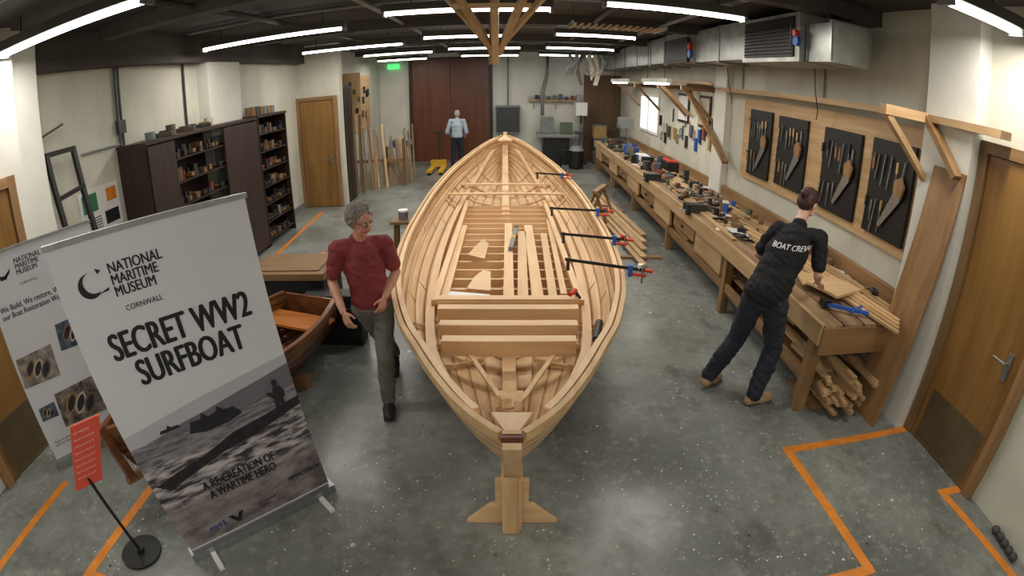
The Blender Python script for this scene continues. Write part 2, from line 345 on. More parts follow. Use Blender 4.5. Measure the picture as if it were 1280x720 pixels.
for s in(-1,1): b.beam((s*.05,2.45,.78),(s*.30,3.25,.63),.03,.02,PINE['y'],tint=.9)
def hx(y,z):
    best=(9,0)
    for i in range(201):
        u=(y-1.9)/9.5+(i-100)*.0006
        for j in range(4,41):
            p=sec(min(1,max(0,u)),j/40);d=abs(p.y-y)+abs(p.z-z)
            if d<best[0]: best=(d,abs(p.x-cx(y)))
    return best[1]
for y,z,wm_ in((3.30,.66,.49),(3.60,.64,.54),(3.92,.63,.59),(4.14,.62,.62)):
    w=min(wm_,hx(y,z)-.03);b.box((cx(y),y,z),(2*w,.035 if y<4 else .06,.12 if y<4 else .09),PLY['x'],tint=.75)
    b.box((cx(y),y+.03,z+.055),(2*w,.09,.02),PLY['x'],tint=.95)
for y in np.arange(4.45,8.3,.27):
    w=min(.70,hx(y,.5)-.02);b.box((cx(y),y,.49),(2*w,.03,.09),PLY['x'],tint=.6+.3*random.random())
for sx in(-1,1): b.beam((cx(4.3)+sx*.66,4.25,.60),(cx(8.2)+sx*.62,8.3,.60),.06,.05,PLY['y'],tint=.9)
for k,(x,y0,y1,w) in enumerate(((.02,4.3,7.0,.10),(.15,4.35,6.6,.10),(.29,4.4,6.9,.11),(.43,4.3,6.5,.08),(-.58,4.4,6.9,.07),(.54,4.5,7.2,.06))):
    b.beam((cx(5)+x,y0,.57),(cx(5)+x+(.03 if k%2 else -.02),y1,.57),w,.02,PLY['y'],tint=[.95,.4,.8,.3,.9,.6][k])
for y in(8.3,9.1):
    w=hx(y,.72)-.03;b.box((cx(y),y,.72),(2*w,.10,.025),PLY['x'],tint=.8)
b.build()
b=B('boat_stand');b.box((.0,2.20,.26),(.12,.09,.52),PLY['z'],tint=.5)
b.box((-.015,2.14,.25),(.085,.035,.48),PINE['z'],tint=.9)
for s in(-1,1):
    b.poly([(s*.06,2.22,0),(s*.28,2.22,0),(s*.28,2.22,.015),(s*.13,2.22,.17),(s*.10,2.22,.17),(s*.10,2.22,.38),(s*.06,2.22,.38)],(0,.03,0),PLY['x'],tint=.7)
b.box((0,2.35,.02),(.10,.45,.04),PINE['y'])
b.build(.003)
for y in(4.6,7.2,9.6):
    b=B('boat_cradle');b.bx(-.75,.65,y-.05,y+.05,0,.10,OAK['x']);b.bx(-.16,.04,y-.06,y+.06,.10,.24,OAK['z'])
    for s in(-1,1):
        x=-.05+s*.6;zz=.28 if y<9 else .40
        b.beam((x,y,.10),(x+s*.06,y,zz+.03),.08,.08,OAK['z'])
    b.build()
for x0,y0,x1,y1,z in((.40,8.66,.95,8.30,1.0),(.48,6.45,1.22,6.20,.93),(.52,5.30,1.20,5.00,.93),(.48,4.42,1.16,4.05,.95)):
    b=B('bar_clamp');p=V((x0,y0,z));q=V((x1,y1,z+.03));d=(q-p).normalized()
    b.beam(p,q,.010,.028,BLACK);b.box(p+d*.03+V((0,0,-.04)),(.03,.03,.12),DSTEEL)
    b.box(q-d*.16+V((0,0,-.02)),(.04,.035,.10),BLUE);b.cyl(q-d*.14+V((0,0,-.05)),q-d*.02+V((0,0,-.05)),.014,RED);b.cyl(q-d*.05+V((0,0,-.12)),q-d*.05+V((0,0,.05)),.008,STEEL)
    b.cyl(q-d*.03,q+d*.04,.016,RED);b.box(q-d*.06+V((0,.03,.02)),(.05,.05,.04),PAPER if y0<5 else RED)
    b.build()
b=B('spirit_level');b.beam((-.02,5.75,.60),(.06,6.75,.60),.05,.022,GREY,up=(0,0,1));b.box((.02,6.25,.612),(.052,.09,.01),YEL);b.box((-.015,5.78,.612),(.052,.05,.01),BLACK);b.box((.055,6.7,.612),(.052,.05,.01),BLACK);b.build()
b=B('plywood_template');b.poly([(-.5,5.55,.60),(-.30,5.40,.60),(-.28,5.95,.60),(-.36,6.15,.60)],(0,0,.012),PINE['x'],tint=.9);b.poly([(-.43,4.55,.60),(-.20,4.5,.60),(-.22,5.0,.60),(-.3,5.05,.60),(-.38,4.85,.60)],(0,0,.012),PLY['x'],tint=.95);b.build()
b=B('paper_drawing');b.poly([(-.62,4.27,.603),(-.25,4.25,.603),(-.2,4.42,.603),(-.58,4.5,.603)],(0,0,.002),PAPER);b.build()
b=B('hand_drill');b.cyl((.62,3.35,.70),(.68,3.6,.72),.03,BLACK);b.beam((.66,3.5,.70),(.70,3.52,.58),.035,.05,BLACK);b.cyl((.62,3.35,.70),(.60,3.26,.69),.012,STEEL);b.box((.70,3.52,.57),(.06,.09,.04),BLUE);b.build()
b=B('hand_drill');b.cyl((.50,4.1,.74),(.56,4.2,.74),.02,RED);b.beam((.55,4.18,.74),(.60,4.2,.66),.02,.03,BLACK);b.build()
b=B('hanging_boat_frame')
tip=V((-.12,4.0,2.70))
for q in((-.62,3.0,3.55),(.30,3.0,3.55),(-.80,3.6,3.55),(.58,3.6,3.55)): b.beam(tip+V((random.uniform(-.02,.02),0,.03)),q,.05,.035,PINE['z'])
b.beam((-.12,3.95,2.68),(-.12,3.4,3.55),.05,.09,PLY['z']);b.beam((-.14,4.05,2.66),(-.13,4.3,3.55),.07,.05,PINE['z'])
b.beam((-.40,3.62,3.05),(.13,3.62,3.05),.05,.03,PINE['x']);b.beam((-.55,3.45,3.26),(.30,3.45,3.26),.05,.03,PINE['x'])
b.build()
# ------------------------------------------------------------------ workbench
b=B('workbench');y0,y1=3.15,15.2
for k,(x,w) in enumerate(((2.50,.20),(2.72,.2),(2.94,.2),(3.16,.2),(3.38,.2))): b.bx(x-w/2+.02,x+w/2+.02,y0,y1,.82,.88,BENCHTOP,tint=[.6,.3,.8,.45,.2][k])
b.bx(2.40,2.44,y0,y1,.70,.885,PINE['y'],tint=.3)
for y in(3.3,5.3,7.7,10.2,12.6,15.0):
    b.bx(2.44,2.54,y-.05,y+.05,0,.82,OAK['z'],tint=.9);b.bx(3.38,3.48,y-.05,y+.05,0,.82,OAK['z']);b.bx(2.5,3.42,y-.03,y+.03,.62,.74,OAK['x'])
b.bx(2.46,2.50,y0+.1,y1,.28,.38,OAK['y'],tint=.8);b.bx(2.5,3.4,y0+.2,y1,.22,.25,OAK['y'])
for k in range(9):
    ya=5.4+k*1.08
    if k%2==0: b.bx(2.43,2.47,ya,ya+.95,.42,.68,PINE['y'],tint=.2+.05*k)
    else: b.bx(2.46,2.49,ya,ya+.95,.48,.66,OAK['y'],tint=1);b.cyl((2.43,ya+.5,.57),(2.46,ya+.5,.57),.02,DSTEEL)
b.bx(3.44,3.5,y0,y1,.88,1.02,OAK['y'],tint=.9)
b.bx(2.42,3.42,y0-.02,y0,.62,.86,OAK['x'],tint=.6)
b.build(.004)
b=B('timber_stack')
for k in range(40):
    x=2.55+random.random()*.72;yy=3.25+random.random()*8;L=1.2+random.random()*2.5
    b.beam((x,yy,.27+.03*(k%7)),(x+random.uniform(-.03,.05),yy+L,.27+.03*(k%7)),.06+.05*random.random(),.02,PINE['y'])
b.build()
b=B('wood_offcuts')
for k in range(34):
    x=2.62+random.random()*.6;z=.05+.40*random.random();a=random.uniform(-.25,.25)
    b.beam((x,2.98+random.random()*.2,z),(x+a*.5,3.75,z+random.uniform(-.02,.05)),.05,.035,PINE['y'])
b.bx(2.6,3.3,3.25,3.7,0,.04,OAK['x'])
b.build()
b=B('timber_lengths')
for k in range(10):
    x=2.90+.05*k;b.beam((x+.14-.02*k,2.92+.04*k,.91+.014*(k%4)),(x-.22,5.1+.2*k,.91+.014*(k%4)),.045,.022,PINE['y'])
b.build()
b=B('timber_lengths')
for k in range(9):
    b.beam((2.52+.05*k,5.3+.3*k,.90),(2.60+.08*k,8.5+.3*k,.90+.01*(k%3)),.05,.02,PINE['y'])
b.build()
def tools(name,xr,yr,z,n,mats,s=1):
    b=B(name)
    for k in range(n):
        x=random.uniform(*xr);y=random.uniform(*yr);m=random.choice(mats);a=random.uniform(0,3.14);t=random.random()
        if t<.26: b.box((x,y,z+.025*s),(.15*s,.06*s,.05*s),m,(0,0,a))
        elif t<.46:
            d=V((math.cos(a),math.sin(a),0));p=V((x,y,z+.015));b.cyl(p-d*.1,p,.014,random.choice(mats));b.cyl(p,p+d*.12,.006,STEEL)
        elif t<.58: b.cyl((x,y,z),(x,y,z+.12*s),.035*s,m)
        elif t<.68:
            b.box((x,y,z+.03),(.07,.22,.04),random.choice((OAK['y'],DSTEEL)),(0,0,a));b.box((x,y,z+.075),(.03,.06,.06),OAK['z'],(0,0,a))
        elif t<.76:
            b.tube([(x+.08*math.cos(q/3),y+.08*math.sin(q/3),z+.012+.0008*q) for q in range(40)],.007,BLACK,5)
        elif t<.84:
            b.box((x,y,z+.003),(.21,.29,.004),PAPER,(0,0,a))
        else: b.box((x,y,z+.008),(.35,.10,.016),PINE['x'],(0,0,a))
    b.build()
MX=COLORS+[BLACK,BLACK,DSTEEL,BLUE]
tools('hand_tools',(2.56,3.24),(5.3,9),.881,135,MX);tools('hand_tools',(2.56,3.2),(9,15),.881,140,MX,1.5);tools('hand_tools',(3.2,3.3),(3.4,5.2),.881,30,MX)
b=B('wood_board_offcut');b.box((2.9,3.75,.96),(.42,.36,.025),PLY['x'],(0,0,.35));b.poly([(2.6,3.85,.93),(2.95,3.9,.93),(2.9,4.1,.93),(2.7,4.15,.93)],(0,0,.02),PINE['x']);b.build()
b=B('clamp_tool');b.beam((2.62,3.45,.925),(2.95,3.25,.925),.03,.03,BLUE);b.box((2.62,3.47,.93),(.08,.08,.06),BLACK);b.cyl((2.8,3.3,.92),(2.98,3.4,.92),.015,BLUE);b.build()
for vy in(6.6,8.9):
    b=B('bench_vise');b.box((2.5,vy,.94),(.24,.16,.12),DSTEEL);b.box((2.36,vy,.93),(.05,.2,.14),BLACK);b.cyl((2.3,vy,.9),(2.5,vy,.9),.018,STEEL);b.cyl((2.3,vy-.12,.9),(2.3,vy+.12,.9),.009,STEEL);b.build()
b=B('half_model_boat')
for i in range(6):
    r=.025+.075*i/5
    for s in(-1,1): b.sweep([V((3.2+s*r*math.sin(math.pi*t/12)**.7,4.5+.5*t/12,.93+.10*i/5+.02*abs(t-6)/6)) for t in range(13)],.012,.024,OAK['y'],tint=.1 if i%2 else .6)
b.box((3.2,4.76,.9),(.1,.25,.04),DARKW['y']);b.build()
b=B('drill_press');b.cyl((3.0,13.5,.88),(3.0,13.5,1.55),.035,STEEL);b.box((2.95,13.5,1.55),(.4,.22,.28),GREY);b.box((2.95,13.5,.91),(.35,.3,.05),DSTEEL);b.box((2.9,13.5,1.15),(.28,.26,.03),DSTEEL);b.cyl((2.85,13.5,1.2),(2.85,13.5,1.45),.03,STEEL);b.cyl((2.8,13.36,1.5),(2.62,13.36,1.36),.01,BLACK);b.build()
b=B('bench_grinder');b.box((2.75,12.2,1.0),(.16,.14,.2),BLUE);b.cyl((2.75,12.0,1.02),(2.75,12.4,1.02),.05,BLUE);b.cyl((2.75,11.96,1.02),(2.75,12.0,1.02),.09,GREY);b.cyl((2.75,12.4,1.02),(2.75,12.44,1.02),.09,GREY);b.build()
b=B('belt_sander');b.box((2.8,10.9,1.0),(.22,.5,.14),PAPER);b.box((2.8,10.75,.92),(.25,.2,.08),DSTEEL);b.cyl((2.7,11.15,1.0),(2.9,11.15,1.0),.07,BLACK);b.cyl((2.7,10.68,1.0),(2.9,10.68,1.0),.07,BLACK);b.build(.008)
b=B('toolbox');b.box((3.1,9.9,.99),(.24,.5,.22),BLACK);b.box((3.1,9.9,1.11),(.2,.46,.03),RED);b.beam((3.1,9.75,1.16),(3.1,10.05,1.16),.02,.02,BLACK);b.build(.008)
one('plywood_backing',3.47,3.515,3.46,7.4,1.30,2.48,PINE['y'])
one('bench_shelf_rail',3.28,3.42,2.5,8.0,2.55,2.61,PINE['y'])
for y0,y1,z0,z1 in((3.56,4.20,1.40,2.31),(4.40,5.10,1.40,2.30),(5.49,6.22,1.43,2.32),(6.43,7.10,1.40,2.34)):
    b=B('tool_board');b.bx(3.43,3.468,y0,y1,z0,z1,BLACK);x=3.42
    for row,zt0 in((0,z1-.12),(1,z1-.55)):
        yc=y0+(.02 if row==0 else .3)
        while yc<y1-.08:
            yc+=random.uniform(.06,.12);zt=zt0-random.random()*.06;k=random.random()
            if k<.55:
                b.cyl((x,yc,zt),(x,yc,zt-.10),.013,random.choice([OAK['z'],PINE['z'],STEEL,DSTEEL]));b.cyl((x,yc,zt-.10),(x,yc,zt-.10-random.uniform(.08,.22)),.006,STEEL)
            elif k<.8: b.beam((x,yc,zt),(x,yc+.03,zt-random.uniform(.2,.33)),.012,.026,STEEL,up=(1,0,0))
            else: b.box((x,yc,zt-.08),(.02,.035,.16),OAK['z']);b.box((x,yc,zt-.02),(.025,.09,.03),DSTEEL)
    ys=y0+.14;zs=z0+.42
    b.poly([(3.41,ys,zs+.10),(3.41,ys+.05,zs+.08),(3.41,ys+.24,zs-.30),(3.41,ys+.20,zs-.32),(3.41,ys-.04,zs-.02)],(-.004,0,0),STEEL)
    b.poly([(3.405,ys-.06,zs),(3.405,ys-.09,zs+.12),(3.405,ys-.03,zs+.20),(3.405,ys+.06,zs+.15),(3.405,ys+.05,zs+.04)],(-.022,0,0),OAK['z'],tint=1)
    b.build()
for y,z,dy in((9.9,2.64,2.3),(3.35,2.60,-.0)):
    b=B('timber_knee_brace')
    b.beam((3.30,y,z),(3.30,y-.45 if dy==0 else y-dy,z-.42 if dy==0 else 1.45),.10,.05,OAK['y'],tint=.9)
    b.bx(2.80,3.51,y-.04,y+.04,z-.06,z+.02,PINE['x']);b.beam((2.85,y,z-.06),(3.48,y,z-.62),.06,.05,PINE['x']);b.build()
b=B('timber_rack');b.bx(2.9,3.4,8.55,15,2.60,2.64,DULLP)
for y in(8.7,10.2,12.2,14.2): b.bx(2.85,3.51,y-.04,y+.04,2.52,2.60,OAK['x']);b.beam((2.92,y,2.54),(3.48,y,2.0),.06,.05,OAK['x'])
for k in range(8): b.beam((3.15+.03*k,8+.2*k,2.655+.02*(k%2)),(3.17+.03*k,13+.2*k,2.655+.02*(k%2)),.045,.02,PINE['y'])
b.build()
b=B('hanging_tools')
for k in range(34):
    y=8.7+.14*k+random.random()*.05;z=1.3+.5*random.random();m=random.choice(MX)
    if 12.2<y<14.2: continue
    t=random.random()
    if t<.4: b.cyl((3.49,y,z),(3.49,y,z+.3),.015,m)
    elif t<.7: b.box((3.49,y,z),(.03,.09,.25),m)
    else: b.tube([(3.49,y+.06*math.cos(a/2),z+.1*math.sin(a/2)) for a in range(14)],.01,m,6)
b.build()
b=B('leaning_board');b.add([V(p) for p in((3.10,2.90,0),(3.08,3.30,0),(3.34,3.22,2.22),(3.34,2.84,2.22),(3.13,2.90,0),(3.11,3.30,0),(3.355,3.22,2.22),(3.355,2.84,2.22))],[(0,1,2,3),(7,6,5,4),(0,4,5,1),(1,5,6,2),(2,6,7,3),(3,7,4,0)],OAK['z'],tint=1.0);b.build()
b=B('window_1');b.bx(3.49,3.515,12.3,14.1,1.35,2.35,WHITE);b.bx(3.475,3.49,12.38,14.02,1.42,2.28,WING);b.bx(3.46,3.49,13.17,13.23,1.4,2.3,WHITE);b.build()
b=B('framed_picture');b.bx(3.49,3.515,10.1,10.8,1.85,2.45,BLACK);b.bx(3.48,3.49,10.15,10.75,1.9,2.4,PAPER);b.build()
b=B('framed_picture');b.bx(3.49,3.515,8.9,9.5,1.85,2.45,DARKW['z']);b.bx(3.48,3.49,8.95,9.45,1.9,2.4,COLORS[2]);b.build()
b=B('electrical_conduit')
for y in(5.3,7.6): b.cyl((3.50,y,2.62),(3.50,y,3.5),.012,GREY)
for y in(4.9,7.3): b.tube([(3.1,y,2.90),(3.15,y+.05,2.7),(3.24,y+.1,2.45),(3.24,y+.12,2.36)],.006,BLACK)
b.build()
b=B('sawhorse');b.beam((1.45,8.9,.62),(1.75,9.6,.62),.10,.06,OAK['y'],tint=1)
for y,x in((8.98,1.48),(9.5,1.71)):
    for s in(-1,1): b.beam((x,y,.60),(x+s*.22,y-s*.08,0.02),.06,.04,OAK['z'])
    b.beam((x-.14,y+.05,.25),(x+.14,y-.05,.25),.05,.03,OAK['x'])
b.build()
b=B('timber_planks')
for k in range(7): b.beam((1.86+.06*k,6.75+.25*k,.05+.035*(k%3)),(1.62+.06*k,10.6+.1*k,.05+.035*(k%3)),.10,.03,PINE['y'])
for y in(7.2,10): b.bx(1.6,2.25,y-.04,y+.04,0,.035,OAK['x'])
b.build()
# ------------------------------------------------------------------ far end
b=B('control_cabinet');b.bx(-.52,.26,16.6,16.99,.92,1.8,GREY);b.bx(-.49,.23,16.58,16.6,.96,1.76,DSTEEL);b.cyl((-.13,16.8,1.8),(-.13,16.8,3.4),.03,GREY);b.build(.01)
b=B('table_saw');b.bx(.75,1.95,15.9,16.8,.85,.95,STEEL);b.bx(.95,1.75,16.0,16.7,0,.85,BLACK);b.box((1.1,16.5,1.2),(.4,.3,.5),GREY);b.bx(1.5,1.9,16.4,16.5,.95,1.30,COLORS[5]);b.build(.01)
b=B('pedestal_drill');b.cyl((2.15,16.4,0),(2.15,16.4,1.9),.05,STEEL);b.box((2.12,16.3,1.75),(.35,.6,.4),PAPER);b.box((2.12,16.3,.03),(.45,.5,.06),DSTEEL);b.box((2.12,16.2,1.0),(.35,.4,.05),DSTEEL);b.cyl((2.12,16.1,1.3),(2.12,16.1,1.6),.03,BLACK);b.build()
b=B('vacuum_extractor');b.cyl((1.9,15.3,.05),(1.9,15.3,.55),.22,BLACK,n=20);b.cyl((1.9,15.3,.55),(1.9,15.3,.68),.23,GREY,r1=.15,n=20);b.tube([(1.75,15.2,.5),(1.5,15.1,.6),(1.4,15.2,.3),(1.45,15.4,.04)],.03,BLACK)
for a in range(4): b.cyl((1.9+.18*math.cos(a*1.57),15.3+.18*math.sin(a*1.57),0),(1.9+.18*math.cos(a*1.57),15.3+.18*math.sin(a*1.57),.06),.03,RUBBER)
b.build()
one('timber_panel',2.3,3.5,16.93,16.99,0,2.85,wood('brown_panel',(120,92,64),(92,68,46),'z',.5,.1,8))
b=B('storage_crates')
for k,(x,z,m) in enumerate(((2.75,.0,COLORS[8]),(2.75,.42,COLORS[3]),(2.75,.84,COLORS[4]),(3.2,.0,COLORS[9]),(3.2,.42,COLORS[1]))):
    b.bx(x-.2,x+.2,16.2,16.7,z,z+.38,m);b.bx(x-.21,x+.21,16.19,16.71,z+.38,z+.41,GREY)
b.build(.01)
b=B('shop_shelf');b.bx(.5,2.3,16.8,16.99,1.95,1.99,PINE['x']);
for x in(.7,1.4,2.1): b.beam((x,16.97,1.7),(x,16.82,1.95),.03,.03,PINE['z'])
for k in range(9): b.box((.6+.19*k,16.88,2.05),(.12,.12,.10+.08*(k%3)),random.choice(COLORS))
b.build()
b=B('exit_sign');b.bx(-4.0,-3.62,16.9,16.98,3.1,3.26,EXITG);b.text('EXIT',.13,(-3.95,16.895,3.13),(1,0,0),(0,0,1),PAPER);b.build()
b=B('hanging_rags')
for k in range(7):
    x=1.35+.13*k;b.sweep([V((x+.05*math.sin(k+t),12.6+.04*math.cos(k*2+t),3.25-.10*t*(1+.25*(k%3)))) for t in range(6)],.13-.01*(k%4),.03,random.choice([COLORS[2],COLORS[8],COLORS[6],GREY]))
b.cyl((1.1,12.6,3.26),(2.45,12.6,3.26),.015,DSTEEL);b.build()
b=B('extractor_hose');b.tube([(.95,16.5,1.5),(.95,16.6,2.2),(1.1,16.7,2.8),(1.1,16.7,3.4)],.06,GREY,10);b.build()
b=B('pallet_jack');b.box((-2.3,14.6,.10),(.14,.9,.06),YEL);b.box((-1.98,14.6,.10),(.14,.9,.06),YEL);b.box((-2.14,15.1,.2),(.46,.12,.2),YEL);b.cyl((-2.14,15.15,.3),(-2.14,15.3,1.1),.02,BLACK);b.cyl((-2.3,15.3,1.1),(-1.98,15.3,1.1),.018,BLACK)
for x in(-2.3,-1.98,-2.14): b.cyl((x-.04,15.1 if x==-2.14 else 14.25,.05),(x+.04,15.1 if x==-2.14 else 14.25,.05),.05,RUBBER)
b.build()
b=B('timber_rack');
for k in range(24):
    x=-3.80+.05*k;yb=12.0+.05*(k%6)+.05*k;b.beam((x+.10,yb,0.0),(x-.06+.05*math.sin(k*2),yb+.5,.9+.7*random.random()+(.5 if k<5 else 0)),.04+.04*random.random(),.02,random.choice((DULLP,DULLP,PINE['z'],OAK['z'])),tint=random.random()*.7)
b.bx(-4.25,-2.7,12.9,12.96,.6,.68,OAK['x']);b.bx(-4.25,-4.17,12.85,12.95,0,2.3,OAK['z']);b.bx(-2.75,-2.68,12.85,12.95,0,1.2,OAK['z']);b.build()
b=B('peg_board');b.bx(-4.3,-4.27,13.0,15.6,1.3,2.9,PINE['y'])
for k in range(18): b.box((-4.24,13.1+.13*k,1.5+1.1*random.random()),(.05,.08,.2),random.choice(MX+[RED]))
b.build()
b=B('storage_cupboard');b.bx(-4.25,-3.62,11.0,11.6,0,2.6,DARKW['z']);b.bx(-3.62,-3.60,11.02,11.29,.05,2.55,DARKW['z']);b.bx(-3.62,-3.60,11.31,11.58,.05,2.55,DARKW['z']);b.build()
b=B('pine_notice_panel');b.bx(-4.1,-3.5,12.0,12.04,1.9,2.9,PINE['z'],tint=.7)
for k in range(10): b.box((-4.0+.05*k,11.98,2.0+.09*((k*3)%8)),(.06,.03,.12),random.choice(MX+[RED,YEL]))
b.bx(-4.05,-4.0,12.04,12.08,0,2.9,OAK['z']);b.bx(-3.6,-3.55,12.04,12.08,0,2.9,OAK['z']);b.build()
b=B('workshop_trolley')
for z in(.35,.8): b.bx(-3.5,-2.9,14.2,14.9,z,z+.03,OAK['x'])
for x in(-3.48,-2.92):
    for y in(14.22,14.88): b.bx(x-.02,x+.02,y-.02,y+.02,0,.85,DSTEEL)
for k in range(8): b.box((-3.4+.07*k,14.5+.2*math.sin(k*2),.9),(.1,.12,.14),random.choice(MX))
b.build()
# ------------------------------------------------------------------ left cabinets
def shelf_unit(name,y0,y1,top,closed,items):
    b=B(name);x0,x1=-4.59,-4.12
    b.bx(x0,x0+.02,y0,y1,0,top,DARKW['z']);b.bx(x0,x1,y0,y0+.03,0,top,DARKW['z']);b.bx(x0,x1,y1-.03,y1,0,top,DARKW['z']);b.bx(x0,x1+.02,y0-.01,y1+.01,top,top+.04,DARKW['y'])
    for z in np.arange(.1,top-.1,.3): b.bx(x0,x1-.01,y0+.03,y1-.03,z,z+.02,DARKW['y'])
    for a,c in closed: b.bx(x1,x1+.025,a,c,.06,top-.02,DARKW['z'],tint=.9);b.cyl((x1+.025,a+.06,1.1),(x1+.05,a+.06,1.1),.012,STEEL)
    DK=[COLORS[3],COLORS[9],COLORS[8],BLACK,DSTEEL,COLORS[6],COLORS[9],STEEL,COLORS[0],OAK['y'],COLORS[2]]
    for z in np.arange(.12,top-.2,.3):
        y=items[0]+.05
        while y<items[1]-.1:
            w=random.uniform(.05,.13);h=random.uniform(.05,.18);m=random.choice(DK);t=random.random();yc=y+w/2
            if t<.35: b.box((x1-.14,yc,z+h/2),(.16,w*.8,h),m,(0,0,random.uniform(-.3,.3)))
            elif t<.6: b.cyl((x1-.14,yc,z),(x1-.14,yc,z+h),w*.38,m)
            elif t<.8: b.cyl((x1-.22,yc,z+.03),(x1-.04,yc+.02,z+.03),.02,OAK['x']);b.box((x1-.05,yc+.02,z+.05),(.05,w*.8,.05),DSTEEL)
            else: b.box((x1-.14,yc,z+.04),(.18,w*.5,.05),OAK['x']);b.box((x1-.14,yc,z+.09),(.04,.03,.08),m)
            y+=w+random.uniform(.0,.03)
    return b
b=shelf_unit('tool_cabinet',4.93,7.85,2.18,[(4.95,5.5),(6.75,7.83)],(5.5,6.75));b.build()
b=shelf_unit('shelving_unit',7.9,9.05,2.2,[],(7.9,9.05));b.build()
b=B('stored_items');DK=[COLORS[3],COLORS[9],COLORS[8],OAK['y'],COLORS[2],GREY]
for k in range(10): 
    y=5.3+.16*k+random.random()*.05;m=random.choice(DK)
    if k%3==0: b.cyl((-4.35,y,2.222),(-4.35,y,2.27+.1*random.random()),.07,m)
    elif k%3==1: b.beam((-4.5,y,2.25),(-4.2,y+.15,2.25),.08,.05,m)
    else: b.box((-4.35,y,2.26),(.15,.12,.07),m,(0,0,.4))
for k in range(6): b.box((-4.35,8.1+.15*k,2.30),(.15,.12,.10+.1*random.random()),random.choice(DK))
b.build()
b=B('vertical_pipes')
for y in(5.0,5.06,6.5): b.cyl((-4.57,y,2.0 if y<6 else 2.25),(-4.57,y,3.17),.018,DSTEEL)
b.box((-4.56,5.03,2.45),(.05,.14,.16),DSTEEL);b.cyl((-4.57,4.3,2.25),(-4.57,5.0,2.25),.012,GREY);b.build()
b=B('steel_frame')
for y in(3.62,4.02): b.beam((-4.03,y,.0),(-4.4,y+.0,2.35),.05,.05,BLACK)
b.beam((-4.4,3.6,2.35),(-4.4,4.04,2.35),.05,.05,BLACK);b.beam((-4.33,3.6,1.9),(-4.33,4.04,1.95),.05,.04,BLACK);b.beam((-4.5,3.55,2.5),(-4.5,4.0,2.62),.02,.02,DSTEEL);b.build()
b=B('safety_poster');b.bx(-4.598,-4.59,4.15,4.85,1.35,1.85,PAPER);b.bx(-4.588,-4.585,4.2,4.45,1.6,1.8,GREEN);b.bx(-4.588,-4.585,4.62,4.8,1.65,1.8,ORANGE);b.bx(-4.588,-4.585,4.55,4.8,1.4,1.55,INK)
for k in range(5): b.bx(-4.588,-4.585,4.2,4.48,1.40+.03*k,1.41+.03*k,INK)
b.build()
b=B('side_counter');b.bx(-4.59,-4.2,4.1,4.85,.0,1.0,DARKW['y']);b.bx(-4.59,-4.15,4.08,4.88,1.0,1.04,OAK['y'])
b.build()
b=B('plastic_bottles')
for k in range(7): 
    y=4.15+.10*k;b.cyl((-4.3,y,1.04),(-4.3,y,1.22),.042,random.choice([PAPER,ORANGE,PAPER,GREY,BLACK]));b.cyl((-4.3,y,1.22),(-4.3,y,1.27),.018,random.choice([RED,BLUE,BLACK]))
b.build()
b=B('wooden_chest');b.bx(-2.85,-1.95,4.75,5.35,.05,.62,BLACK);b.bx(-2.88,-1.92,4.72,5.38,.62,.70,OAK['x'],tint=.1);b.bx(-2.80,-2.0,4.8,5.3,.70,.715,OAK['x'],tint=.4)
for x in(-2.8,-2.0):
    for yy in(4.8,5.3): b.bx(x-.03,x+.03,yy-.03,yy+.03,0,.05,RUBBER)
b.build(.01)
b=B('black_case');b.bx(-2.1,-1.5,4.5,4.70,0,.55,BLACK);b.bx(-2.12,-1.48,4.49,4.71,.40,.42,DSTEEL);b.build(.02)
# ------------------------------------------------------------------ dinghy
b=B('dinghy')
ax0=V((-2.66,2.02,0));ax1=V((-1.98,4.40,0));AD=(ax1-ax0);L=AD.length;AD.normalize();AS=V((AD.y,-AD.x,0))
def dsec(u,t,s,o=0):
    bm=.53*(math.sin(min(1,u*1.15)*math.pi/2)**.8)*(1-.42*max(0,(u-.5)/.5)**2)
    zs=.54+.10*(1-u)**2*1.2+.05*u*u;zk=.14+.10*(1-u)**5
    off=.16*(1-u)**3*(1-t)
    return ax0+AD*(u*L+off)+AS*s*(bm*math.sin(t*math.pi/2)**.8+o)+V((0,0,zk+(zs-zk)*t**1.7))
UD=[i/30 for i in range(31)]
for s in(-1,1):
    for k in range(8):
        t0,t1=k/8,(k+1)/8;vs=[];fs=[]
        for u in UD: vs+=[dsec(u,t0,s,.010),dsec(u,t1,s,0),dsec(u,t0,s,-.001),dsec(u,t1,s,-.010)]
        for i in range(30): fs+=[(4*i,4*i+1,4*i+5,4*i+4),(4*i+2,4*i+6,4*i+7,4*i+3),(4*i,4*i+4,4*i+6,4*i+2)]
        b.add(vs,fs,VARN if k<7 else OAK['y'],True)
    b.sweep([dsec(u,1,s,.01) for u in UD],.045,.04,VARN,tint=.6)
    for k in range(10): b.sweep([dsec(.1+.085*k,t/8,s,-.02) for t in range(1,9)],.02,.012,OAK['x'])
b.poly([dsec(1,t/8,-1,0) for t in range(8,-1,-1)]+[dsec(1,t/8,1,0) for t in range(1,9)],AD*.03,VARN)
THW=wood('varnished_thwart',(200,126,64),(164,96,44),'x',.25,.1)
for u,w in((.90,.16),(.62,.09),(.35,.09)):
    p=dsec(u,.8,-1,-.01);q=dsec(u,.8,1,-.01);b.beam(p,q,2*w*.9,.025,THW,tint=.6)
b.beam(ax0+AD*.05+V((0,0,.2)),ax0+AD*-.02+V((0,0,.70)),.05,.06,VARN)
b.sweep([ax0+AD*u*L+V((0,0,.12+.10*(1-u)**5)) for u in UD],.04,.06,OAK['y'])
for u in(.25,.75):
    p=ax0+AD*u*L;b.beam(p-AS*.35+V((0,0,.05)),p+AS*.35+V((0,0,.05)),.10,.10,OAK['x'])
b.build()
